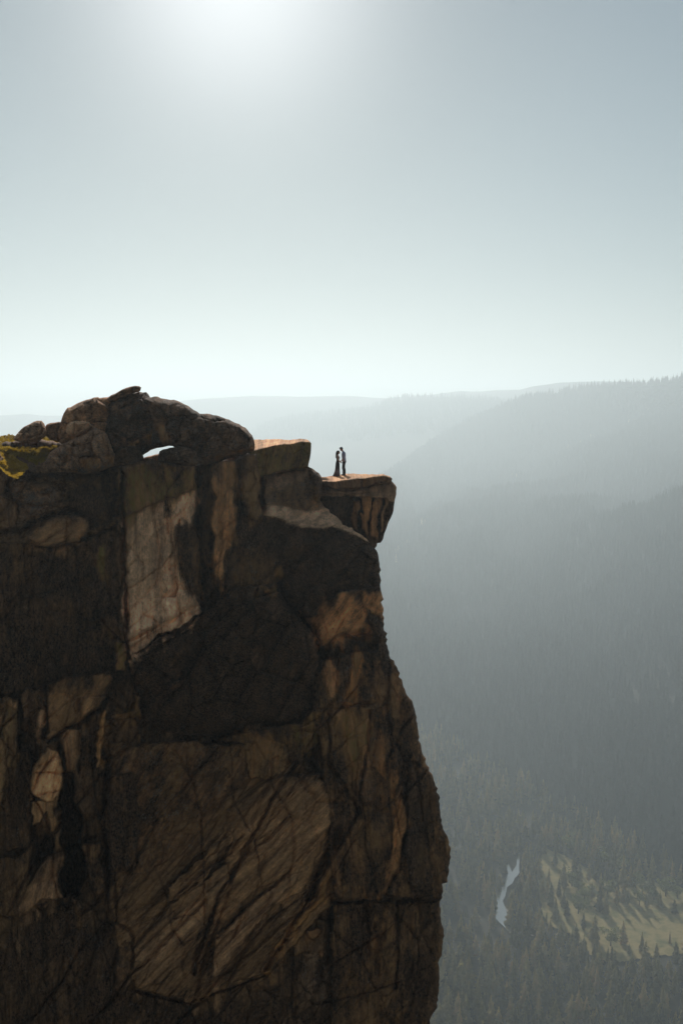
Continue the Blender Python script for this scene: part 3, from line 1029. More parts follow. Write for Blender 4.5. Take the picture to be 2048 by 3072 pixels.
blk(None, d=3.2, t=(.09, .07, .055), k=(.7, .2, .1, .3), fs=2.2, fa=.4)
blk([(-330, 1650), (300, 1620), (366, 1560), (372, 1440), (600, 1420), (780, 1440), (830, 1560), (960, 1640), (1100, 1700), (1180, 1720), (1400, 2400), (1400, 3350), (-330, 3350)], d=.9, t=(.09, .07, .055), k=(.7, .2, .1, .3), fs=2.2, fa=.4)
# --- upper left
blk([(-330, 1400), (0, 1392), (100, 1408), (160, 1396), (230, 1362), (300, 1352), (365, 1365), (366, 1560), (300, 1605), (60, 1625), (-330, 1650)], d=.9, ts=3.5, gv=-.9, t=(.13, .105, .08), k=(.5, .15, .1, .3), fs=1.1, fa=.35, el=.6)
blk([(29, 1425), (57, 1436), (103, 1440), (138, 1442), (165, 1459), (191, 1482), (188, 1508), (150, 1520), (140, 1540), (69, 1546), (54, 1497), (34, 1474)], d=-.2, ts=3, r=22, R=.6, t=(.25, .20, .17), k=(.6, .1, 0, .6), a=80, fs=.9, fa=.18)
blk([(200, 1480), (300, 1425), (355, 1415), (362, 1480), (330, 1560), (262, 1540), (215, 1530)], d=.4, t=(.085, .065, .055), k=(.85, .2, .05, .3), r=14, gv=-.6)
blk([(84, 1624), (92, 1597), (138, 1566), (214, 1543), (268, 1547), (268, 1590), (240, 1612), (214, 1627), (153, 1641)], d=-.9, ts=2.5, r=16, R=.5, t=(.36, .27, .19), k=(.42, .25, .4, .2), a=70, fs=1.2, fa=.12)
blk([(-330, 1470), (0, 1470), (50, 1500), (66, 1545), (55, 1590), (0, 1602), (-330, 1640)], d=-.3, r=16, R=.4, t=(.14, .10, .07), k=(.6, .3, .35, .2), fs=1.0)
blk([(-90, 1340), (-20, 1352), (8, 1372), (24, 1400), (26, 1440), (16, 1468), (-20, 1490), (-120, 1490), (-140, 1400)], d=-1.0, ts=3, r=40, R=1.0, t=(.16, .13, .11), k=(.6, .1, .1, .5), fs=1.4, fa=.12)
blk([(-330, 1625), (60, 1612), (200, 1626), (300, 1608), (368, 1560), (374, 1700), (382, 1960), (352, 2012), (268, 2029), (147, 2050), (60, 2080), (-330, 2090)], d=.2, gv=.1, t=(.085, .062, .05), k=(.86, .35, .12, .3), fs=1.5, fa=.42, nf=.07, el=2.5)
blk([(345, 1930), (385, 1935), (384, 2012), (352, 2016)], d=-.5, t=(.20, .14, .07), k=(.3, .4, .7, .1), r=5)
blk([(295, 1640), (316, 1640), (330, 1700), (312, 1722), (298, 1716)], d=-.05, t=(.18, .13, .06), k=(.35, .3, .8, .1), r=5, R=.1)
blk([(-330, 1300), (0, 1320), (140, 1308), (190, 1325), (225, 1350), (150, 1415), (60, 1412), (0, 1392), (-330, 1400)], d=3.0, ts=4, gv=-7.5, gv2=7, t=(.13, .105, .08), k=(.5, .15, .1, .3), fs=1.1, fa=.2)
# --- pale slab and its cap
blk([(358, 1403), (390, 1390), (421, 1382), (478, 1377), (528, 1390), (560, 1394), (590, 1398), (590, 1462), (545, 1482), (527, 1500), (497, 1492), (436, 1514), (371, 1546), (362, 1500)], d=-1.1, gv=.35, r=9, R=.3,
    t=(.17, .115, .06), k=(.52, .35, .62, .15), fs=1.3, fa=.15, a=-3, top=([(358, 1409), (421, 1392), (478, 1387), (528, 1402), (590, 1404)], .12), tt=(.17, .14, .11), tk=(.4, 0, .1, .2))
blk([(369, 1535), (436, 1500), (497, 1484), (590, 1455), (590, 1510), (577, 1575), (528, 1592), (545, 1700), (575, 1770), (602, 1836), (480, 1912), (388, 1976), (378, 1900), (371, 1700)], d=-.35, r=5, R=.12,
    t=(.42, .37, .33), k=(.28, .0, .05, .15), fs=1.7, fa=.14, na=.12, el=2.6)
blk([(524, 1589), (577, 1563), (604, 1600), (612, 1832), (600, 1836), (562, 1750), (538, 1680)], d=-.6, gu=.6, r=6, t=(.13, .08, .05), k=(.72, .5, .1, .3))
blk([(586, 1398), (645, 1386), (640, 1500), (628, 1600), (655, 1816), (606, 1840), (592, 1600)], d=.5, t=(.08, .06, .045), k=(.85, .2, .05, .3))
blk([(634, 1398), (660, 1384), (714, 1374), (716, 1480), (712, 1560), (692, 1630), (668, 1710), (655, 1760), (640, 1600)], d=-.5, r=7, R=.25, t=(.36, .25, .16), k=(.32, .42, .08, .15), fs=1.2, fa=.12)
blk([(672, 1480), (700, 1470), (706, 1560), (688, 1640), (672, 1770), (660, 1740)], d=-.62, r=5, R=.2, t=(.46, .30, .18), k=(.2, .5, 0, .1), a=4)
blk([(708, 1374), (730, 1366), (730, 1490), (718, 1605), (702, 1600)], d=-.55, r=5, t=(.06, .045, .04), k=(.95, .2, 0, .3))
blk([(724, 1372), (745, 1358), (779, 1366), (783, 1440), (786, 1510), (789, 1540), (770, 1556), (738, 1552), (729, 1500)], d=-.9, gv=.1, r=9, R=.3, t=(.21, .105, .045), k=(.55, .8, .25, .2), fs=.9)
blk([(724, 1372), (745, 1358), (779, 1366), (785, 1395), (760, 1420), (735, 1410)], d=-1.0, r=10, R=.4, t=(.09, .06, .05), k=(.9, .3, 0, .3))
blk([(700, 1560), (738, 1550), (789, 1535), (832, 1540), (850, 1620), (842, 1700), (836, 1750), (790, 1752), (735, 1768), (673, 1790), (652, 1805), (664, 1720), (692, 1630)], d=-.3, gv=.2, r=14, R=.5, t=(.10, .07, .05), k=(.84, .45, .15, .4), fs=1.1)
blk([(770, 1735), (815, 1715), (838, 1690), (838, 1750), (800, 1760)], d=-.6, r=10, R=.3, t=(.22, .11, .03), k=(.3, .85, .5, .1))
# --- the step below the yellow slab
blk([(777, 1424), (790, 1400), (859, 1392), (924, 1394), (950, 1412), (968, 1426), (970, 1459), (962, 1520), (945, 1530), (900, 1536), (783, 1540)], ts=3, d=.2, r=9, R=.35, t=(.15, .125, .10), k=(.6, .15, .25, .5), fs=.8, fa=.12,
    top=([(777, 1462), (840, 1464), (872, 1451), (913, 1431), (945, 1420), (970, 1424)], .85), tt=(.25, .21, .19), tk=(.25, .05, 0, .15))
blk([(925, 1398), (950, 1412), (968, 1426), (970, 1459), (962, 1520), (945, 1500), (930, 1450), (915, 1425)], d=-.1, gu=.8, r=10, R=.4, t=(.17, .11, .06), k=(.55, .3, .5, .3), fs=.8)
# --- the dark dome under the ledge
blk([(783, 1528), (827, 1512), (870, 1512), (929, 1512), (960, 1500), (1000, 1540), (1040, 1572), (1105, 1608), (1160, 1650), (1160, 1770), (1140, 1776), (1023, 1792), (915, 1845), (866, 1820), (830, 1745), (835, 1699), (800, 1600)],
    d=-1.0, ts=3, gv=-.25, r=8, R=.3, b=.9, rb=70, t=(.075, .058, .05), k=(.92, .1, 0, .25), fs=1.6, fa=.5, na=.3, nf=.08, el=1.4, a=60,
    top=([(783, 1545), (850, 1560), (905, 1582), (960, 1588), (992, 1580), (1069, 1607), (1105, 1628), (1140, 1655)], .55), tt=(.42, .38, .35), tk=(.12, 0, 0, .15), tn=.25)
blk([(862, 1812), (915, 1832), (1023, 1778), (1160, 1752), (1160, 1800), (1160, 1915), (1106, 1900), (1064, 1904), (957, 1946), (938, 1898)], d=-.5, gv=1.7, r=8, R=.3, t=(.42, .28, .175), k=(.38, .25, .05, .2), a=35, fs=.7, fa=.16, el=1.6)
blk([(1100, 1770), (1160, 1750), (1165, 1960), (1200, 2050), (1150, 2020), (1115, 1900)], d=-.2, gu=1.2, r=10, t=(.10, .075, .06), k=(.85, .2, 0, .4), fs=.9)
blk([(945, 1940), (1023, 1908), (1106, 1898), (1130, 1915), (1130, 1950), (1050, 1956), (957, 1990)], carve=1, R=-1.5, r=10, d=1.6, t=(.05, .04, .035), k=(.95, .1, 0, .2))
# --- the great dark boulder in the middle
blk([(388, 1974), (446, 1942), (536, 1890), (625, 1828), (673, 1786), (733, 1762), (787, 1748), (834, 1750), (852, 1790), (880, 1820), (905, 1852), (936, 1890), (955, 1935), (959, 1997), (950, 2050), (940, 2122), (899, 2160), (780, 2185), (640, 2200), (520, 2196), (415, 2165), (413, 2091), (402, 2046)],
    d=-1.7, ts=2.6, gv=.45, r=9, R=.35, b=1.3, rb=70, t=(.065, .048, .04), k=(.93, .1, .06, .2), fs=1.9, fa=.75, na=.35, nf=.08, el=1.6, a=35)
blk([(752, 1795), (800, 1770), (832, 1775), (855, 1815), (850, 1850), (800, 1830)], d=-1.1, gv=-1.6, r=20, R=.3, t=(.22, .20, .20), k=(.7, 0, 0, .85))
blk([(640, 2215), (760, 2195), (900, 2160), (945, 2120), (965, 2010), (975, 2120), (940, 2220), (890, 2300), (840, 2260), (760, 2240)], d=-.4, gv=.4, r=10, t=(.15, .11, .055), k=(.6, .35, .45, .15), fs=.8)
# --- right lower face
blk([(950, 1950), (1130, 1940), (1170, 1950), (1260, 2130), (1290, 2260), (1370, 2480), (1370, 2680), (1330, 2704), (1180, 2690), (1010, 2700), (985, 2500), (960, 2300), (935, 2130)], d=-.2, gu=.25, gv=-.1, r=12, R=.5,
    t=(.15, .10, .06), k=(.72, .42, .12, .3), fs=1.1, fa=.22, el=4, a=-6)
blk([(957, 1985), (1012, 1962), (1014, 2128), (957, 2128)], d=-.45, r=8, R=.2, t=(.40, .27, .18), k=(.3, .45, .05, .2), el=4)
blk([(1045, 1950), (1078, 1942), (1072, 2040), (1058, 2110), (1034, 2090), (1050, 2020)], d=-.42, r=6, R=.2, t=(.40, .23, .10), k=(.25, .6, .35, .1), el=4)
blk([(1012, 1965), (1046, 1955), (1044, 2060), (1030, 2100), (1014, 2110)], d=-.3, r=5, t=(.12, .09, .075), k=(.7, .2, 0, .6), el=4)
blk([(990, 2130), (1040, 2118), (1112, 2126), (1105, 2200), (1098, 2330), (1060, 2400), (1000, 2360), (985, 2280)], d=-.35, r=8, R=.25, t=(.33, .22, .11), k=(.35, .5, .45, .15), el=4, fa=.16)
blk([(1105, 2140), (1170, 2110), (1200, 2300), (1180, 2500), (1120, 2480), (1100, 2330)], d=-.4, r=8, R=.25, t=(.27, .155, .075), k=(.62, .55, .1, .35), el=4)
blk([(942, 2140), (985, 2140), (986, 2290), (1000, 2360), (950, 2330), (930, 2240)], d=.6, t=(.06, .05, .045), k=(.93, .1, .1, .3), el=3)
blk([(1075, 2250), (1095, 2232), (1112, 2300), (1128, 2400), (1100, 2418), (1072, 2405)], d=-.6, r=5, R=.2, t=(.13, .09, .065), k=(.8, .1, 0, .4), el=4)
blk([(1180, 2390), (1208, 2350), (1222, 2460), (1200, 2600), (1150, 2680), (1135, 2660), (1180, 2540)], d=-.65, r=6, R=.2, t=(.33, .21, .11), k=(.35, .4, .2, .2), a=12, el=4)
blk([(1010, 2470), (1100, 2420), (1130, 2500), (1110, 2600), (1075, 2700), (1020, 2700), (1030, 2560)], d=-.45, r=10, R=.3, t=(.19, .13, .08), k=(.45, .4, .35, .2), a=12, el=3.5)
blk([(1240, 2260), (1300, 2340), (1325, 2480), (1360, 2520), (1360, 2640), (1300, 2690), (1230, 2650), (1215, 2450)], d=-.1, gu=.9, r=12, t=(.08, .06, .045), k=(.82, .3, .25, .4), el=3)
blk([(1000, 2690), (1200, 2690), (1340, 2700), (1345, 2880), (1330, 3340), (980, 3340)], d=.7, gu=.4, r=8, t=(.11, .075, .045), k=(.74, .45, .15, .3), el=4, fs=.9)
blk([(1100, 2720), (1180, 2710), (1190, 2860), (1170, 2880), (1110, 2850)], d=.4, r=7, t=(.16, .105, .06), k=(.5, .45, .1, .2), el=4)
# --- lower middle: diagonal fins
blk([(330, 2230), (560, 2215), (760, 2240), (900, 2250), (960, 2330), (990, 2480), (1015, 2490), (1030, 2560), (1010, 2700), (960, 2740), (800, 2925), (650, 2975), (560, 3010), (400, 2965), (340, 2800), (330, 2500)],
    d=.1, r=14, t=(.155, .12, .085), k=(.45, .3, .1, .2), a=42, fs=1.2, fa=.30, el=5)
blk([(350, 2240), (560, 2215), (745, 2240), (740, 2330), (660, 2440), (520, 2570), (440, 2620), (345, 2600), (330, 2480)], d=-.15, r=10, t=(.15, .10, .065), k=(.62, .42, .1, .45), a=30, fs=.6, fa=.14, nf=.09, el=1.4)
blk([(742, 2170), (790, 2175), (860, 2230), (850, 2320), (790, 2340), (742, 2330)], d=-.35, r=8, t=(.24, .145, .07), k=(.4, .6, .1, .15), a=10, fs=.8)
blk([(690, 2440), (790, 2345), (900, 2314), (955, 2328), (988, 2390), (992, 2470), (962, 2560), (925, 2660), (800, 2745), (700, 2805), (640, 2855), (560, 2910), (600, 2790), (650, 2690), (680, 2560)],
    d=-.7, gv=.25, r=16, R=.5, b=.6, rb=80, t=(0.257, 0.199, 0.140), k=(.26, .25, .05, .12), a=44, fs=1.5, fa=.26, el=5)
blk([(395, 2860), (513, 2706), (576, 2655), (692, 2590), (690, 2650), (610, 2785), (545, 2905), (400, 2972)], d=-.5, gu=-.4, r=8, R=.3, t=(0.195, 0.156, 0.117), k=(.3, .15, .05, .12), a=46, fs=1.5, fa=.22, el=5)
blk([(512, 2640), (600, 2580), (720, 2440), (730, 2470), (640, 2600), (560, 2680), (505, 2710)], d=-.75, gu=.5, r=6, R=.2, t=(0.218, 0.172, 0.121), k=(.3, .25, .05, .12), a=44, fs=1.2, fa=.2, el=5)
blk([(655, 2810), (770, 2700), (880, 2610), (935, 2560), (920, 2600), (820, 2720), (720, 2830), (690, 2900), (640, 2930)], d=-1.05, gu=.4, r=6, R=.25, t=(0.296, 0.234, 0.179), k=(.2, .1, 0, .12), a=46, fs=1.1, fa=.2, el=6)
blk([(935, 2700), (985, 2610), (1060, 2500), (1075, 2440), (1085, 2470), (1030, 2590), (960, 2700), (850, 2830), (800, 2930), (780, 2920), (850, 2800)], d=-.4, r=6, R=.2, t=(.30, .19, .08), k=(.35, .5, .35, .1), a=36, el=5)
# --- lower left
blk([(147, 2055), (200, 2035), (268, 2027), (338, 2013), (334, 2069), (300, 2122), (223, 2166), (147, 2224), (138, 2136), (132, 2090)], d=-.5, gv=.4, r=6, R=.2, t=(0.250, 0.191, 0.133), k=(.28, .35, .25, .12), a=30, fs=1.4, fa=.2, el=1.5)
blk([(60, 2070), (135, 2058), (142, 2140), (134, 2196), (70, 2150)], d=-.2, r=6, t=(.12, .09, .075), k=(.65, .3, .1, .4), fs=.7, fa=.3)
blk([(108, 2130), (132, 2120), (138, 2165), (132, 2192), (110, 2186)], d=-.6, r=5, R=.2, t=(.48, .38, .30), k=(.15, .2, 0, .1), fs=.6)
blk([(336, 2018), (392, 1990), (404, 2050), (416, 2092), (414, 2160), (330, 2172), (318, 2130)], d=.5, t=(.07, .055, .045), k=(.85, .3, .1, .3))
blk([(398, 2080), (414, 2095), (414, 2160), (330, 2172), (345, 2145), (395, 2140)], d=-.5, r=5, t=(.19, .12, .05), k=(.35, .6, .4, .1))
blk([(308, 2130), (326, 2130), (318, 2210), (304, 2290), (290, 2300), (300, 2210)], d=-.3, r=4, R=.15, t=(.36, .24, .12), k=(.2, .4, .1, .1))
blk([(147, 2238), (172, 2250), (180, 2300), (185, 2350), (180, 2400), (165, 2414), (120, 2412), (100, 2390), (84, 2340), (95, 2300), (118, 2258)], d=-.9, r=7, R=.3, t=(0.484, 0.374, 0.257), k=(.12, .2, .03, .06), a=18, fs=1.3, fa=.2, el=3)
blk([(185, 2190), (240, 2180), (236, 2260), (225, 2316), (190, 2310)], d=-.1, r=7, t=(.16, .12, .085), k=(.4, .3, .1, .2))
blk([(-330, 2090), (60, 2085), (56, 2230), (25, 2300), (8, 2420), (-330, 2440)], d=-.2, r=8, R=.3, t=(0.234, 0.187, 0.125), k=(.4, .2, .4, .15), fs=1.1, fa=.25)
blk([(25, 2260), (85, 2250), (90, 2340), (100, 2400), (90, 2540), (20, 2550), (10, 2400)], d=.2, r=8, t=(.09, .07, .055), k=(.8, .25, .1, .3), el=3)
blk([(100, 2410), (170, 2412), (165, 2500), (155, 2510), (140, 2440), (110, 2470), (100, 2480)], d=-.3, r=5, t=(.36, .27, .18), k=(.25, .3, .05, .1))
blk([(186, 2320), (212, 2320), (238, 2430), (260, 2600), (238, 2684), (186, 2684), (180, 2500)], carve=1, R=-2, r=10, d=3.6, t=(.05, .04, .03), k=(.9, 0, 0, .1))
blk([(150, 2570), (180, 2490), (188, 2600), (180, 2684), (120, 2715), (55, 2748), (66, 2690), (90, 2640)], d=-.4, r=6, R=.2, t=(0.218, 0.172, 0.133), k=(.35, .2, .03, .12), a=8, el=3)
blk([(-330, 2560), (60, 2565), (100, 2520), (92, 2640), (60, 2740), (-330, 2760)], d=.1, r=8, t=(.12, .095, .065), k=(.6, .25, .15, .2), el=3)
blk([(248, 2530), (300, 2520), (322, 2630), (318, 2680), (300, 2700), (262, 2640)], d=-.1, r=6, t=(.13, .095, .06), k=(.55, .35, .1, .2), el=3)
blk([(330, 2330), (400, 2322), (430, 2440), (405, 2600), (335, 2622), (318, 2480)], d=-.5, r=14, R=.3, t=(.12, .09, .065), k=(.85, .15, 0, .3), el=2)
blk([(218, 2690), (250, 2700), (250, 2740), (222, 2746)], d=-.3, r=7, R=.3, t=(.17, .13, .08), k=(.3, .3, .2, .1))
blk([(-330, 2750), (60, 2742), (240, 2690), (340, 2775), (398, 2795), (402, 2980), (340, 3140), (-330, 3340)], d=.6, r=12, t=(.075, .06, .047), k=(.78, .2, .05, .35), fs=1.2, fa=.3, el=4)
blk([(180, 2810), (235, 2780), (262, 2850), (240, 2960), (190, 2950)], d=.3, r=14, R=.4, t=(.10, .075, .055), k=(.75, .1, 0, .35), el=3)
blk([(360, 2800), (395, 2790), (402, 2900), (380, 2980), (345, 2960)], d=.1, r=8, t=(.13, .10, .075), k=(.5, .2, .05, .2), el=3)
blk([(-330, 2980), (300, 2950), (560, 3010), (650, 2978), (800, 2925), (960, 2740), (1010, 2700), (1050, 2800), (1040, 3340), (-330, 3340)], d=1.0, gv=-.1, r=12, t=(.08, .062, .047), k=(.74, .25, .06, .3), fs=1.5, fa=.4, el=2.5, a=12)
blk([(900, 2860), (985, 2850), (1000, 2960), (960, 3010), (890, 2980)], d=.5, r=20, R=.5, t=(.11, .095, .085), k=(.6, 0, 0, .45))
blk([(925, 2786), (968, 2790), (962, 2810), (950, 2820), (925, 2812)], d=.3, r=5, R=.2, t=(.26, .15, .08), k=(.1, .5, 0, .1))

CR = [
    ([(366, 1410), (369, 1540), (374, 1700), (384, 1960), (392, 1980)], 5, 1.6),
    ([(497, 1495), (503, 1540), (506, 1600)], 3.0, .35), ([(460, 1560), (470, 1600), (478, 1680), (470, 1760)], 2.0, .15), ([(540, 1560), (536, 1600)], 3, .4),
    ([(430, 1840), (455, 1850), (470, 1870)], 2.5, .2), ([(400, 1900), (420, 1890), (440, 1898), (450, 1920)], 2.0, .2), ([(520, 1640), (510, 1700), (528, 1760)], 2.0, .2),
    ([(590, 1400), (592, 1560), (600, 1700), (606, 1830)], 7, 1.2),
    ([(722, 1370), (726, 1480), (716, 1600)], 4, .5), ([(786, 1380), (785, 1460), (787, 1530)], 5, 1.3),
    ([(768, 1392), (780, 1428), (859, 1411), (924, 1404)], 5, .9),
    ([(835, 1745), (838, 1760), (866, 1818), (905, 1856), (940, 1900), (957, 1945)], 8, 1.6),
    ([(0, 1602), (60, 1590), (130, 1555), (200, 1530), (240, 1540)], 7, 1.2), ([(84, 1626), (150, 1645), (214, 1630)], 5, .6), ([(150, 1420), (250, 1424), (340, 1402), (366, 1396)], 6, .7),
    ([(45, 1510), (120, 1520), (200, 1500)], 4, .4),
    ([(147, 2226), (223, 2168), (300, 2124), (318, 2090)], 6, 1.0), ([(138, 2060), (140, 2140), (134, 2215)], 5, .8), ([(215, 2050), (218, 2100), (232, 2150)], 2, .15), ([(60, 2080), (55, 2240)], 6, .8),
    ([(92, 2318), (130, 2316), (186, 2320)], 2.5, .35), ([(86, 2392), (130, 2380), (180, 2370)], 2.2, .25), ([(178, 2240), (186, 2320)], 5, 1.0), ([(240, 2100), (236, 2320)], 4, .5),
    ([(320, 2320), (318, 2480), (328, 2620)], 5, .7), ([(328, 2630), (300, 2700), (240, 2740)], 4, .5), ([(345, 2620), (350, 2770), (396, 2792), (398, 2900)], 4, .5),
    ([(891, 2286), (840, 2360), (800, 2430), (760, 2500), (710, 2600), (650, 2696), (625, 2777), (594, 2853), (580, 2920)], 5, 1.0),
    ([(1016, 2488), (985, 2560), (962, 2600), (940, 2670), (925, 2700)], 10, 1.6),
    ([(1078, 2420), (1040, 2500), (1007, 2554), (960, 2640), (900, 2741), (850, 2820), (797, 2911)], 4, .8),
    ([(690, 2640), (730, 2570), (820, 2500), (860, 2450)], 3.5, .45), ([(655, 2812), (760, 2700), (870, 2610)], 3, .4), ([(513, 2700), (600, 2620), (690, 2560), (730, 2500)], 3.5, .5), ([(397, 2850), (513, 2706), (590, 2650)], 3, .4),
    ([(730, 2710), (720, 2760), (705, 2800)], 3, .35), ([(740, 2560), (800, 2480), (850, 2420)], 3, .3), ([(560, 2640), (640, 2560), (700, 2470)], 3, .3), ([(450, 2880), (540, 2780), (620, 2700)], 3, .35),
    ([(1110, 2130), (1100, 2260), (1075, 2400)], 3.5, .6), ([(1168, 1960), (1160, 2130), (1175, 2260)], 4, .5), ([(985, 2140), (988, 2290), (1060, 2405), (1075, 2440)], 4, .6), ([(957, 2130), (1040, 2118), (1120, 2110)], 4, .5),
    ([(1012, 1965), (1012, 2120)], 3, .3), ([(1215, 2350), (1222, 2460), (1200, 2600), (1150, 2690)], 4, .5), ([(1000, 2705), (1150, 2698), (1326, 2700)], 5, .8), ([(1190, 2705), (1195, 2860), (1185, 2960)], 4, .6), ([(1100, 2710), (1105, 2860)], 4, .5),
    ([(950, 3010), (1060, 2990), (1150, 2960), (1200, 2945)], 2.5, .3), ([(397, 2970), (560, 3010), (650, 2980), (800, 2925)], 3, .4),
    ([(900, 1855), (935, 1900), (955, 1950), (957, 2010)], 6, 1.0), ([(870, 1830), (880, 1880), (885, 1905)], 3, .5), ([(1023, 1906), (1106, 1897)], 6, .6),
]
B.sort(key=lambda q: q.get('carve', 0))
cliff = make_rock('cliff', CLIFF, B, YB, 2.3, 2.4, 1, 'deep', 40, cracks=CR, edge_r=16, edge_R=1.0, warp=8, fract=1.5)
tag(cliff, kind='structure')

# ------------------------------------------------------------------ ledge and slab
def boulder(name, outline, label, d0, thick, edge_r, tint, wear, blocks=None, cracks=(), seed=0, amp=1.0, cat='boulder', step=2.0, ang=0, fs=1.2, fa=.16, yb=None, **kw):
    f = yb or (lambda u, v: YB(u, v) + d0)
    tint = tuple(c * 1.5 for c in tint); wear = (wear[0] * .86,) + wear[1:]
    bl = [dict(p=None, ts=4, d=0, t=tint, k=wear, fs=fs * .85, fa=fa * 3.2, a=ang, el=1.2, na=.3, nf=.08)] + (blocks or [])
    o = make_rock(name, outline, bl, f, step, amp, seed, 'lump', thick=thick, cracks=cracks, edge_r=edge_r, warp=4, **kw)
    tag(o, label, cat)
    return o


LED_Y = 58.2
def YL(u, v):
    return LED_Y + .0015 * (np.asarray(u, float) - 1060)
LEDGE = [(940, 1436), (965, 1431), (999, 1427), (1015, 1425), (1037, 1421), (1060, 1420), (1085, 1423), (1117, 1422), (1149, 1422), (1168, 1428), (1176, 1436), (1174, 1444), (1184, 1453), (1189, 1462), (1188, 1484), (1184, 1500), (1182, 1510), (1180, 1532),
         (1172, 1552), (1165, 1567), (1159, 1585), (1153, 1599), (1150, 1610), (1148, 1619), (1141, 1628), (1131, 1629), (1130, 1638), (1122, 1648), (1095, 1640), (1030, 1605), (975, 1560), (940, 1525)]
LT = ([(930, 1444), (965, 1443), (1005, 1445), (1047, 1439), (1085, 1436), (1117, 1431), (1149, 1427), (1180, 1436)], 0.0)
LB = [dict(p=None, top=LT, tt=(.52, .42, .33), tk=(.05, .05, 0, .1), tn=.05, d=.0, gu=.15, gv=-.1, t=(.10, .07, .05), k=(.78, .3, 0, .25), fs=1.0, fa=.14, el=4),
      dict(p=[(930, 1440), (1200, 1440), (1200, 1495), (1110, 1490), (1040, 1494), (930, 1500)], d=.15, gv=-2.2, r=5, R=.1, t=(.19, .15, .125), k=(.4, .1, 0, .2), fs=1.2, fa=.1),
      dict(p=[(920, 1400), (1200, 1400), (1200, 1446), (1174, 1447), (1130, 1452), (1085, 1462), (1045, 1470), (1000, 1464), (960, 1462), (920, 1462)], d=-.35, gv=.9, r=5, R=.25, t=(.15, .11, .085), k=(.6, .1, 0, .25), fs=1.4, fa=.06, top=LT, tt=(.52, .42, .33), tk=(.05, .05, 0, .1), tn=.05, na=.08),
      dict(p=[(1083, 1488), (1112, 1474), (1106, 1530), (1100, 1570), (1093, 1618), (1083, 1600)], d=.2, r=5, R=.15, t=(.33, .215, .125), k=(.22, .45, 0, .1), fs=.8, el=5, fa=.1),
      dict(p=[(1112, 1510), (1128, 1478), (1146, 1470), (1140, 1520), (1128, 1580), (1130, 1625), (1100, 1618), (1108, 1560)], d=.25, gu=.3, r=6, R=.2, t=(.29, .185, .11), k=(.3, .4, 0, .1), fs=.6, el=5, fa=.14),
      dict(p=[(1150, 1480), (1163, 1466), (1158, 1530), (1145, 1600), (1138, 1600), (1146, 1530)], d=.3, gu=.8, r=4, R=.15, t=(.30, .20, .13), k=(.25, .4, 0, .1), fs=.6, el=5, fa=.1),
      dict(p=[(950, 1488), (1010, 1482), (1045, 1495), (1052, 1590), (1000, 1570), (950, 1520)], d=.95, r=14, R=.4, t=(.06, .045, .035), k=(.93, .1, 0, .1), fs=1.3, fa=.1),
      dict(p=[(1058, 1510), (1078, 1505), (1072, 1560), (1066, 1600), (1058, 1590)], d=.3, r=5, R=.15, t=(.17, .11, .07), k=(.5, .3, 0, .2), fs=.6, el=4)]
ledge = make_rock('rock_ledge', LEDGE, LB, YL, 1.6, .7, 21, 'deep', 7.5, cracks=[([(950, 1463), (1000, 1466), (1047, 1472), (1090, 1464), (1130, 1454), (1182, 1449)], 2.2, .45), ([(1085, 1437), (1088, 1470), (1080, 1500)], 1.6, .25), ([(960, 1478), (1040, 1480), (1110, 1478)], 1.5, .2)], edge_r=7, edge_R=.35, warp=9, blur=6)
tag(ledge, 'flat-topped granite ledge jutting out over the valley with brown water streaks below its lip', 'rock ledge')

SLAB = [(745, 1330), (765, 1319), (800, 1318), (821, 1317), (860, 1319), (898, 1316), (922, 1319), (933, 1329), (933, 1345), (932, 1360), (929, 1376), (926, 1390), (924, 1403), (890, 1407), (859, 1411), (820, 1420), (783, 1430), (770, 1420), (750, 1380)]
def YS(u, v):
    return 57.3 + .0022 * (np.asarray(u, float) - 850)
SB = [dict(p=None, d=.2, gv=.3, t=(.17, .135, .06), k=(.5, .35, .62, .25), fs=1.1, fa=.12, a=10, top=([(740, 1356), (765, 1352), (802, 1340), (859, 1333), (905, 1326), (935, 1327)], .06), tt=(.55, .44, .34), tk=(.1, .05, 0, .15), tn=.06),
      dict(p=[(868, 1345), (900, 1330), (908, 1350), (885, 1405), (855, 1412), (862, 1380)], d=.1, r=6, t=(.09, .065, .05), k=(.85, .2, .1, .2), a=15),
      dict(p=[(912, 1330), (935, 1325), (935, 1400), (905, 1410), (915, 1370)], d=.1, gu=1.0, r=8, t=(.14, .115, .05), k=(.6, .3, .6, .2), a=15)]
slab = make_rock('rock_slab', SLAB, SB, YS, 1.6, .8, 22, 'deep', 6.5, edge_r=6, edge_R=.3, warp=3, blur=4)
tag(slab, 'thick tilted granite slab with yellow lichen front lying on the step above the ledge', 'rock slab')

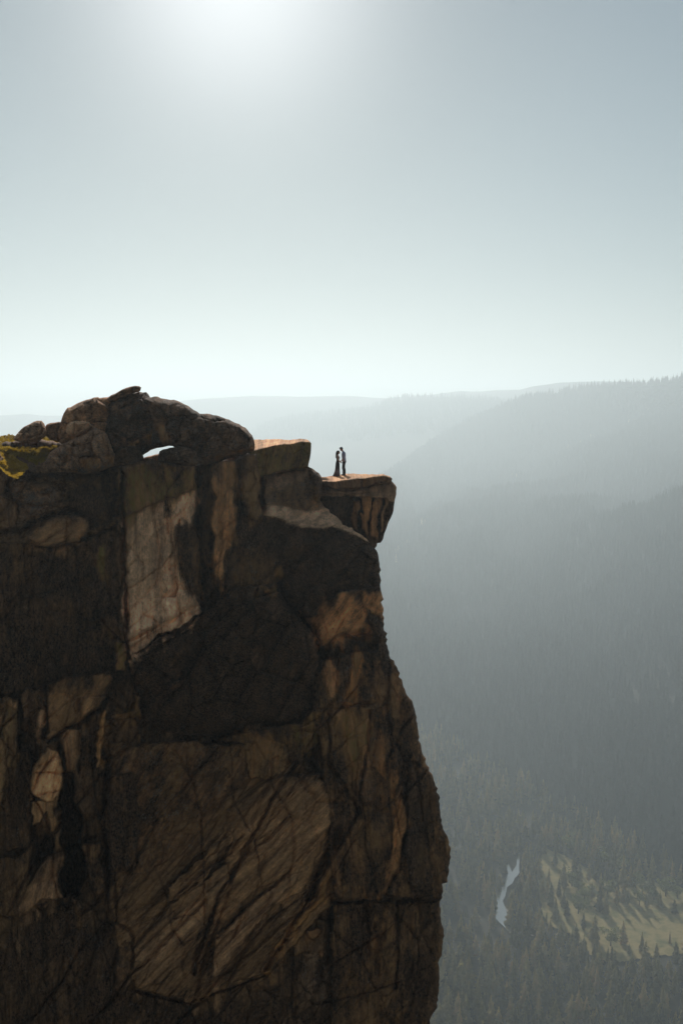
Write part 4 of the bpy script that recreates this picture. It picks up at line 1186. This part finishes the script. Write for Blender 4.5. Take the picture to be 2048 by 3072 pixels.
# ------------------------------------------------------------------ boulders on the top
BT = (.17, .125, .095); BK = (.72, .15, .0, .5)
boulder('boulder', [(325, 1207), (383, 1184), (417, 1175), (440, 1176), (452, 1193), (465, 1222), (475, 1260), (484, 1300), (484, 1336), (468, 1345), (452, 1350), (429, 1366), (400, 1372), (344, 1372), (322, 1330), (306, 1283), (312, 1240)],
        'big dark upright boulder in the middle of the pile, left of the sky gap', .6, 1.5, 60, (.11, .08, .065), (.84, .2, 0, .55),
        [dict(p=[(330, 1340), (400, 1325), (478, 1290), (480, 1325), (429, 1370), (330, 1376)], d=.1, gv=1.2, r=8, t=(.22, .12, .05), k=(.35, .65, 0, .2), fs=.9)], seed=31)
boulder('boulder', [(180, 1272), (186, 1255), (191, 1241), (203, 1224), (230, 1212), (260, 1199), (283, 1192), (296, 1191), (298, 1194), (333, 1190), (345, 1200), (340, 1250), (325, 1300), (290, 1335), (240, 1340), (180, 1330), (172, 1300)],
        'weathered tan boulder at the left shoulder of the boulder pile', 1.0, 1.5, 55, (.22, .155, .105), (.5, .3, .0, .35), seed=32, fs=1.5)
boulder('boulder', [(430, 1196), (465, 1189), (492, 1196), (522, 1199), (553, 1212), (575, 1225), (599, 1241), (612, 1241), (630, 1242), (668, 1252), (706, 1268), (737, 1283), (756, 1306), (763, 1320), (765, 1333), (763, 1352), (725, 1364), (690, 1375), (668, 1382), (622, 1396), (600, 1392), (588, 1386), (584, 1362), (568, 1352), (542, 1348), (526, 1344),
        (519, 1339), (508, 1337), (490, 1342), (470, 1344), (455, 1332), (452, 1310), (458, 1283), (455, 1256), (440, 1214)],
        'largest whale-backed dark boulder leaning over the pile to the right of the sky gap', -.7, 1.6, 70, (.10, .075, .062), (.88, .15, 0, .5),
        [dict(p=[(455, 1195), (480, 1195), (490, 1240), (500, 1300), (520, 1340), (480, 1325), (474, 1290), (478, 1250)], d=-.05, gu=-1.2, r=8, t=(.26, .14, .055), k=(.3, .7, 0, .15), fs=.9),  # glow of bounced sunlight painted as orange into this side
         dict(p=[(590, 1375), (660, 1368), (720, 1350), (765, 1340), (765, 1358), (690, 1382), (622, 1400), (588, 1392)], d=-.05, gv=2.5, r=6, t=(.24, .13, .06), k=(.35, .6, 0, .2), fs=.9),
         dict(p=[(585, 1254), (600, 1245), (618, 1266), (600, 1262), (586, 1260)], d=-.12, gv=-1.5, r=3, t=(.30, .22, .16), k=(.1, .2, 0, .1))],
        cracks=[([(600, 1240), (612, 1256), (620, 1270), (640, 1300)], 3, .25)], seed=33)
boulder('boulder', [(325, 1192), (345, 1180), (367, 1168), (390, 1160), (406, 1157), (418, 1158), (424, 1162), (421, 1174), (400, 1181), (383, 1187), (345, 1205), (330, 1207), (320, 1200)],
        'thin tilted capstone flake at the very top of the boulder pile', .5, .8, 14, (.14, .10, .08), (.7, .2, 0, .4), seed=34, cat='rock flake')
boulder('boulder', [(338, 1372), (344, 1364), (354, 1350), (367, 1344), (385, 1338), (406, 1339), (418, 1346), (427, 1360), (433, 1380), (400, 1392), (383, 1396), (352, 1400), (338, 1394)],
        'small near-black boulder wedged under the pile just left of the sky gap', -.7, .7, 26, (.05, .04, .035), (.96, 0, 0, .15), seed=35)
boulder('boulder', [(474, 1384), (475, 1368), (479, 1354), (490, 1348), (510, 1343), (536, 1340), (568, 1343), (592, 1356), (600, 1378), (584, 1398), (553, 1398), (525, 1392), (490, 1388)],
        'small shadowed boulder in the gap below the largest boulder', -1.0, .7, 22, (.12, .11, .11), (.85, 0, 0, .4), seed=36)
boulder('boulder', [(118, 1412), (128, 1395), (145, 1367), (168, 1345), (191, 1329), (245, 1306), (268, 1292), (283, 1283), (306, 1288), (322, 1302), (329, 1321), (337, 1345), (350, 1367), (345, 1398), (306, 1413), (265, 1420), (230, 1420), (172, 1416), (140, 1420)],
        'grey pyramid-shaped boulder beside the yellow-green shrubs', -.9, 1.4, 45, (.18, .145, .12), (.6, .12, 0, .6),
        [dict(p=[(220, 1400), (240, 1372), (340, 1362), (352, 1380), (345, 1405), (260, 1420)], d=0, gv=.9, r=8, t=(.20, .12, .06), k=(.5, .6, 0, .4), fs=.8)],
        cracks=[([(150, 1365), (240, 1372), (345, 1362)], 4, .3), ([(300, 1290), (312, 1330), (330, 1362)], 3, .2)], seed=37)
boulder('boulder', [(197, 1293), (200, 1280), (203, 1272), (214, 1265), (230, 1262), (250, 1263), (268, 1266), (277, 1277), (266, 1289), (249, 1297), (226, 1310), (207, 1306)],
        'small pale rounded boulder perched between the pyramid boulder and the tan boulder', -.2, .6, 22, (.26, .22, .185), (.4, .1, 0, .45), seed=38)
boulder('boulder', [(38, 1318), (50, 1304), (73, 1280), (92, 1270), (111, 1262), (126, 1262), (133, 1270), (139, 1285), (142, 1305), (120, 1325), (70, 1330)],
        'lone grey boulder on the skyline behind the shrubs at far left', 1.6, .9, 26, (.20, .165, .14), (.5, .1, 0, .4), seed=39)
boulder('boulder', [(134, 1290), (140, 1274), (152, 1269), (165, 1267), (184, 1266), (200, 1280), (215, 1300), (200, 1330), (150, 1320), (138, 1306)],
        'low brown boulder on the skyline between the lone boulder and the pile', 2.2, .8, 18, (.15, .11, .085), (.65, .1, 0, .3), seed=40)
boulder('boulder', [(418, 1388), (424, 1376), (440, 1370), (465, 1364), (490, 1357), (500, 1362), (505, 1376), (500, 1390), (480, 1396), (430, 1394)],
        'sunlit pale rock seen through the gap under the boulders', 3.5, .7, 14, (.20, .155, .11), (.1, .1, 0, .1), seed=41)

# ------------------------------------------------------------------ shrubs
M_shrub = leaf_mat('shrub_leaves', [(0.0, (.17, .12, .02)), (.5, (.46, .28, .05)), (1.0, (.64, .41, .11))], .55)
M_twig = simple_mat('twigs', [(.3, (.09, .06, .04)), (.7, (.16, .11, .08))], 8)
def shrub(poly, label, seed, nleaf, d0, gv, cv):
    r = np.random.default_rng(seed)
    x0, x1 = min(q[0] for q in poly), max(q[0] for q in poly); y0, y1 = min(q[1] for q in poly), max(q[1] for q in poly)
    u = r.uniform(x0 - 8, x1 + 8, nleaf * 4); v = r.uniform(y0 - 8, y1 + 8, nleaf * 4)
    w = 6 * fbm(np.stack([u / 9, v / 9, u * 0], -1), 3)
    m = inpoly(u + w, v + w, poly)
    u, v = u[m][:nleaf], v[m][:nleaf]
    cl = fbm(np.stack([u / 22, v / 14, u * 0 + seed], -1), 4)
    Yv = YB(u, v) + d0 + gv * (v - cv) / 100 + 7 * np.clip(1345 - v, 0, None) / 100 - 1.1 * cl - r.uniform(0, .5, len(u))
    C = PY(u, v, Yv)
    root = bpy.data.objects.new('shrub', None); COL.objects.link(root)
    base = C.mean(0); root.location = base; tag(root, label, 'shrub', None)
    n = len(u)
    t = r.normal(size=(n, 3)); t[:, 2] = np.abs(t[:, 2]) + .4; t /= np.linalg.norm(t, axis=1)[:, None]
    b = np.cross(t, r.normal(size=(n, 3))); b /= np.linalg.norm(b, axis=1)[:, None]
    s = r.uniform(.028, .065, n)[:, None]
    C0 = C - base
    P = np.stack([C0 - t * s, C0 + b * s * .45, C0 + t * s, C0 - b * s * .45], 1).reshape(-1, 3)
    Fq = np.arange(4 * n).reshape(-1, 4)
    mesh_np('foliage', P, Fq, M_shrub, False, root)
    k = r.choice(n, 260, replace=False)
    A = C0[k] + [0, .1, -.02]; Dn = np.stack([r.normal(0, .06, 260), r.normal(.05, .04, 260), r.uniform(-.35, -.15, 260)], -1)
    Bv = A + Dn
    o1 = np.array([.006, 0, 0]); o2 = np.array([0, .006, 0])
    P = np.stack([A + o1, A - o1, Bv - o1, Bv + o1, A + o2, A - o2, Bv - o2, Bv + o2], 1).reshape(-1, 3)
    mesh_np('twigs', P, np.arange(8 * 260).reshape(-1, 4), M_twig, False, root)
    return root


shrub([(-200, 1330), (-100, 1312), (0, 1308), (40, 1304), (70, 1308), (100, 1302), (118, 1291), (150, 1289), (180, 1291), (200, 1296), (196, 1312), (180, 1330), (150, 1352), (135, 1385), (110, 1392), (60, 1370), (0, 1352), (-200, 1370)],
      'low yellow-green shrub mat draped across the rock below the lone skyline boulder', 3, 30000, 1.75, -7.5, 1362)
shrub([(-150, 1352), (0, 1354), (20, 1360), (40, 1366), (58, 1382), (80, 1392), (86, 1404), (70, 1418), (50, 1436), (20, 1424), (0, 1400), (-150, 1390)],
      'smaller golden-green shrub mat at the left edge below the larger shrub', 4, 13000, 1.5, -7.5, 1362)

# ------------------------------------------------------------------ the couple
def tube_into(bm, pts, rad, seg=12, flat=None):
    """lofted limb: pts list of (x,y,z), rad list of r or (rx, ry); rings stay near horizontal unless the path turns"""
    rings = []
    n = len(pts)
    P = [Vector(p) for p in pts]
    for i in range(n):
        d = (P[min(i + 1, n - 1)] - P[max(i - 1, 0)]).normalized()
        sx = Vector((1, 0, 0)) if abs(d.x) < .8 else Vector((0, 0, 1))
        ex = (sx - d * sx.dot(d)).normalized(); ey = d.cross(ex).normalized()
        r = rad[i]; rx, ry = (r, r) if not isinstance(r, tuple) else r
        rings.append([bm.verts.new(P[i] + ex * rx * math.cos(a) + ey * ry * math.sin(a)) for a in [k * 2 * math.pi / seg for k in range(seg)]])
    for a, b in zip(rings[:-1], rings[1:]):
        for k in range(seg):
            bm.faces.new((a[k], a[(k + 1) % seg], b[(k + 1) % seg], b[k]))
    bm.faces.new(list(reversed(rings[0]))); bm.faces.new(rings[-1])


def ball_into(bm, c, r):
    m = Matrix.Translation(c) @ Matrix.Diagonal((*r, 1)) if len(r) == 3 else None
    bmesh.ops.create_icosphere(bm, subdivisions=3, radius=1, matrix=m)


def fused(name, build, mat, parent, voxel=.012, smooth=3):
    """everything the builder adds grows together into one continuous skin"""
    bm = bmesh.new(); build(bm)
    bmesh.ops.recalc_face_normals(bm, faces=bm.faces)
    me = bpy.data.meshes.new(name); bm.to_mesh(me); bm.free()
    o = bpy.data.objects.new(name, me); COL.objects.link(o)
    rm = o.modifiers.new('r', 'REMESH'); rm.mode = 'VOXEL'; rm.voxel_size = voxel; rm.use_smooth_shade = True
    sm = o.modifiers.new('s', 'SMOOTH'); sm.iterations = smooth; sm.factor = .5
    dg = bpy.context.evaluated_depsgraph_get()
    nm = bpy.data.meshes.new_from_object(o.evaluated_get(dg))
    nm.materials.clear(); nm.materials.append(mat)
    o.modifiers.clear(); o.data = nm; nm.name = name
    nm.polygons.foreach_set('use_smooth', np.ones(len(nm.polygons), bool))
    o.parent = parent
    return o


def flatmat(name, col, rough=.8, spec=.2, nz=.15, scale=60):
    m, nt, bs, out = new_mat(name)
    tc = nt.nodes.new('ShaderNodeTexCoord')
    n = noise(nt, tc.outputs['Object'], scale, 4)
    c = ramp(nt, n, [(.3, tuple(x * (1 - nz) for x in col)), (.7, tuple(x * (1 + nz) for x in col))])
    nt.links.new(c, bs.inputs['Base Color'])
    bs.inputs['Roughness'].default_value = rough; bs.inputs['Specular IOR Level'].default_value = spec
    return m


M_skin = flatmat('skin', (.42, .22, .14), .55, .4, .06)
M_hair = flatmat('dark_hair', (.012, .009, .008), .5, .4)
M_shirt = flatmat('blue_grey_shirt', (.26, .30, .42))
M_trous = flatmat('black_trousers', (.016, .016, .02))
M_shoe = flatmat('black_shoes', (.012, .011, .011), .5, .4)
m, nt, bs, out = new_mat('dress_fabric')
tc = nt.nodes.new('ShaderNodeTexCoord'); sp_ = nt.nodes.new('ShaderNodeSeparateXYZ'); nt.links.new(tc.outputs['Object'], sp_.inputs[0])
nzz = noise(nt, tc.outputs['Object'], 9, 4)
hz = math_n(nt, 'ADD', sp_.outputs[2], math_n(nt, 'MULTIPLY', math_n(nt, 'SUBTRACT', nzz, .5), .2))
nt.links.new(ramp(nt, hz, [(.12, (.10, .085, .095)), (.3, (.20, .165, .19)), (.52, (.045, .036, .042)), (.7, (.012, .010, .012))]), bs.inputs['Base Color'])
M_dress = m


def hand_into(bm, w, dirv, side):
    """palm, four unequal curled fingers and a thumb from the side of the palm"""
    w = Vector(w); d = Vector(dirv).normalized(); s = d.cross(Vector((0, 0, 1))).normalized() * side
    up = s.cross(d).normalized()
    tube_into(bm, [w, w + d * .045, w + d * .085], [(.024, .024), (.034, .02), (.032, .016)], 10)
    for k, L in enumerate((.066, .076, .07, .054)):
        b = w + d * .08 + s * (.027 - .018 * k)
        tube_into(bm, [b, b + d * L * .5 - up * .006, b + d * L * .8 - up * .028, b + d * L * .85 - up * .045], [.0095, .009, .0085, .007], 8)
    b = w + d * .03 + s * .026
    tube_into(bm, [b, b + d * .025 + s * .022, b + d * .055 + s * .022 - up * .01], [.012, .0105, .008], 8)


# everything below is in metres, x to the right of the picture, z up, the woman faces +x and the man faces -x
def head_into(bm, c, s, tilt):
    c = Vector(c)
    M_ = Matrix.Translation(c) @ Matrix.Rotation(tilt, 4, 'Y')
    def tr(p): return M_ @ Vector(p)
    def add(p, r):
        bmesh.ops.create_icosphere(bm, subdivisions=3, radius=1, matrix=M_ @ Matrix.Translation(p) @ Matrix.Diagonal((*r, 1)))
    add((-.012 * s, 0, .02), (.094, .074, .095))          # skull
    add((.03 * s, 0, -.045), (.058, .052, .062))          # jaw
    add((.062 * s, 0, -.078), (.022, .02, .018))          # chin
    add((.088 * s, 0, -.015), (.016, .011, .022))         # nose
    add((.098 * s, 0, -.026), (.011, .011, .008))
    add((.074 * s, 0, -.052), (.014, .02, .006)); add((.073 * s, 0, -.062), (.013, .018, .006))   # lips
    for y in (-1, 1):
        add((.062 * s, y * .03, .004), (.018, .013, .010))     # eyes
        add((.066 * s, y * .03, .022), (.014, .022, .006))     # brow
        add((-.005 * s, y * .074, -.008), (.018, .009, .03))   # ears


ztop = float(PY(1015, float(np.interp(1015, [q[0] for q in LT[0]], [q[1] for q in LT[0]])), LED_Y - .35)[2])
def stand(u, v):
    p = GZ(u, v, ztop)
    # settle on the real rock under the feet
    dg = bpy.context.evaluated_depsgraph_get()
    hit, loc, nrm, idx = ledge.ray_cast(Vector((p[0], p[1], p[2] + 3)), Vector((0, 0, -1)), depsgraph=dg)
    return Vector((p[0], p[1], loc.z if hit else p[2]))


pm = stand(1031, 1428.5)
man = bpy.data.objects.new('person', None); COL.objects.link(man); man.location = pm
tag(man, 'man in blue-grey shirt and black trousers bowing his head towards the woman', 'person')
def b_man(bm):
    head_into(bm, (-.165, 0, 1.665), -1, R(-24))
    tube_into(bm, [(-.03, 0, 1.44), (-.075, 0, 1.52), (-.13, 0, 1.62)], [.062, .055, .056])
    tube_into(bm, [(.02, 0, .92), (.0, 0, 1.1), (-.01, 0, 1.3), (-.015, 0, 1.42), (-.03, 0, 1.47)], [(.10, .15), (.095, .14), (.115, .17), (.10, .17), (.06, .07)], 16)
    for y, hx in ((-1, 0), (1, .02)):
        tube_into(bm, [(-.01, y * .17, 1.41), (.01, y * .225, 1.3), (.0, y * .235, 1.13), (-.07, y * .18, 1.02), (-.15, y * .125, .925)], [.058, .052, .042, .036, .027])
        hand_into(bm, (-.15, y * .125, .925), (-.62, -y * .35, -.5), -y)
    for y, kx, fx in ((-1, -.05, -.05), (1, .01, .04)):
        tube_into(bm, [(.02, y * .08, .93), (.0, y * .095, .75), (kx, y * .10, .49), (kx * .5 + fx * .5 + .03, y * .10, .32), (fx + .02, y * .10, .08)], [.098, .085, .056, .054, .038])
        tube_into(bm, [(fx + .05, y * .10, .045), (fx - .04, y * .105, .045), (fx - .13, y * .11, .03)], [(.035, .035), (.038, .04), (.022, .036)])
body = fused('body', b_man, M_skin, man, .009, 2)
def b_shirt(bm):
    tube_into(bm, [(.022, 0, .86), (.02, 0, .93), (.0, 0, 1.1), (-.012, 0, 1.3), (-.012, 0, 1.42), (-.03, 0, 1.475)], [(.122, .18), (.125, .175), (.118, .165), (.135, .19), (.115, .185), (.07, .08)], 18)
    for y in (-1, 1):
        tube_into(bm, [(-.01, y * .16, 1.415), (.01, y * .232, 1.3), (.0, y * .243, 1.13), (-.045, y * .21, 1.055)], [.068, .064, .055, .05])
    tube_into(bm, [(-.035, 0, 1.46), (-.06, 0, 1.505)], [.078, .07])
fused('shirt', b_shirt, M_shirt, man, .012, 3)
def b_tr(bm):
    tube_into(bm, [(.03, 0, .95), (.03, 0, .88), (.02, 0, .80)], [(.112, .165), (.125, .175), (.11, .16)], 16)
    for y, kx, fx in ((-1, -.05, -.05), (1, .01, .04)):
        tube_into(bm, [(.02, y * .085, .86), (.0, y * .095, .72), (kx, y * .10, .49), (kx * .5 + fx * .5 + .03, y * .10, .32), (fx + .02, y * .10, .09)], [.11, .097, .07, .066, .056])
fused('trousers', b_tr, M_trous, man, .012, 3)
for y, fx in ((-1, -.05), (1, .04)):
    def b_sh(bm, y=y, fx=fx):
        tube_into(bm, [(fx + .065, y * .10, .05), (fx - .03, y * .105, .05), (fx - .11, y * .11, .035), (fx - .155, y * .112, .028)], [(.05, .04), (.05, .048), (.034, .046), (.024, .034)])
        tube_into(bm, [(fx + .02, y * .10, .05), (fx + .02, y * .10, .11)], [.05, .045])
    fused('shoe', b_sh, M_shoe, man, .009, 2)
def b_mh(bm):
    M_ = Matrix.Translation((-.165, 0, 1.665)) @ Matrix.Rotation(R(-24), 4, 'Y')
    for p, r in (((.022, 0, .045), (.098, .083, .088)), ((.05, 0, .0), (.068, .08, .075)), ((-.045, 0, .088), (.055, .06, .035))):
        bmesh.ops.create_icosphere(bm, subdivisions=3, radius=1, matrix=M_ @ Matrix.Translation(p) @ Matrix.Diagonal((*r, 1)))
fused('hair', b_mh, M_hair, man, .010, 1)

pw = stand(1009, 1430.5)
pw.y = pm.y
wom = bpy.data.objects.new('person', None); COL.objects.link(wom); wom.location = stand(1008, 1428.5)
wom.location.y = pm.y; wom.location.x = pm.x - .385
_h_, _l_, _n_, _i_ = ledge.ray_cast(Vector((wom.location.x, wom.location.y, pm.z + 3)), Vector((0, 0, -1)))
if _h_: wom.location.z = _l_.z
tag(wom, 'woman with long dark hair in a floor-length dark dress holding the hands of the man', 'person')
def b_wom(bm):
    head_into(bm, (.045, 0, 1.51), 1, R(-12))
    tube_into(bm, [(.0, 0, 1.30), (.01, 0, 1.38), (.02, 0, 1.47)], [.05, .042, .046])
    tube_into(bm, [(.0, 0, .86), (.01, 0, 1.02), (.015, 0, 1.18), (.0, 0, 1.29), (.0, 0, 1.33)], [(.10, .14), (.075, .105), (.10, .13), (.075, .14), (.045, .05)], 16)
    for y in (-1, 1):
        tube_into(bm, [(-.005, y * .13, 1.29), (.0, y * .17, 1.2), (.035, y * .18, 1.05), (.11, y * .15, .95), (.175, y * .115, .885)], [.042, .038, .032, .028, .021])
        hand_into(bm, (.175, y * .115, .885), (.75, -y * .2, -.25), y)
    for y in (-1, 1):
        tube_into(bm, [(.0, y * .07, .88), (.01, y * .08, .5), (.0, y * .08, .08)], [.08, .05, .034])
        tube_into(bm, [(-.03, y * .08, .035), (.06, y * .085, .03), (.13, y * .085, .02)], [(.028, .026), (.03, .034), (.018, .03)])
fused('body', b_wom, M_skin, wom, .009, 2)
bm = bmesh.new()
prof = [(1.27, .0, .085, .13, 0), (1.2, .02, .118, .14, 0), (1.1, .015, .095, .12, 0), (1.0, .0, .082, .11, 0), (.92, -.005, .105, .14, .0), (.82, -.01, .125, .16, .02), (.65, -.015, .13, .165, .05), (.45, -.02, .135, .18, .09), (.25, -.025, .15, .20, .12), (.1, -.035, .165, .22, .14), (.02, -.05, .18, .24, .15), (.008, -.055, .182, .242, .15)]
seg = 64; rings = []
for z, cx, rx, ry, fo in prof:
    ring = []
    for k in range(seg):
        a = k * 2 * math.pi / seg
        f = 1 + fo * math.sin(a * 9 + z * 2) * .8 + fo * .5 * math.sin(a * 5 + 1)
        back_ = max(0, -math.cos(a)) ** 3 * max(0, .35 - z) * .28
        ring.append(bm.verts.new((cx + rx * math.cos(a) * f - back_, ry * math.sin(a) * f, z)))
    rings.append(ring)
for a, b in zip(rings[:-1], rings[1:]):
    for k in range(seg): bm.faces.new((a[k], b[k], b[(k + 1) % seg], a[(k + 1) % seg]))
me = bpy.data.meshes.new('dress'); bm.to_mesh(me); bm.free(); me.materials.append(M_dress)
me.polygons.foreach_set('use_smooth', np.ones(len(me.polygons), bool))
o = bpy.data.objects.new('dress', me); COL.objects.link(o); o.parent = wom
sd = o.modifiers.new('sub', 'SUBSURF'); sd.levels = 1; sd.render_levels = 1
def b_wh(bm):
    M_ = Matrix.Translation((.045, 0, 1.51)) @ Matrix.Rotation(R(-12), 4, 'Y')
    for p, r in (((-.022, 0, .042), (.10, .084, .088)), ((-.06, 0, -.02), (.07, .082, .09))):
        bmesh.ops.create_icosphere(bm, subdivisions=3, radius=1, matrix=M_ @ Matrix.Translation(p) @ Matrix.Diagonal((*r, 1)))
    tube_into(bm, [(-.04, 0, 1.52), (-.075, 0, 1.42), (-.09, 0, 1.32), (-.095, 0, 1.2), (-.09, 0, 1.12)], [(.07, .085), (.055, .085), (.045, .09), (.038, .075), (.015, .03)], 14)
fused('hair', b_wh, M_hair, wom, .010, 2)

# ------------------------------------------------------------------ haze
bm = bmesh.new()
bmesh.ops.create_cube(bm, size=1)
me = bpy.data.meshes.new('haze'); bm.to_mesh(me); bm.free()
haze = bpy.data.objects.new('haze', me); COL.objects.link(haze)
HZ0, HZ1 = ZF - 20, 330.0
haze.scale = (14000, 14500, HZ1 - HZ0); haze.location = (0, 4000, (HZ0 + HZ1) / 2)
m = bpy.data.materials.new('haze'); m.use_nodes = True
nt = m.node_tree; nt.nodes.clear()
out = nt.nodes.new('ShaderNodeOutputMaterial')
pv = nt.nodes.new('ShaderNodeVolumePrincipled')
pv.inputs['Color'].default_value = (0.78, 0.895, 0.955, 1)
pv.inputs['Density'].default_value = 0.00029
pv.inputs['Anisotropy'].default_value = 0.42
nt.links.new(pv.outputs[0], out.inputs['Volume'])
me.materials.append(m)
tag(haze, 'pale haze filling the valley air', 'haze', kind='stuff')
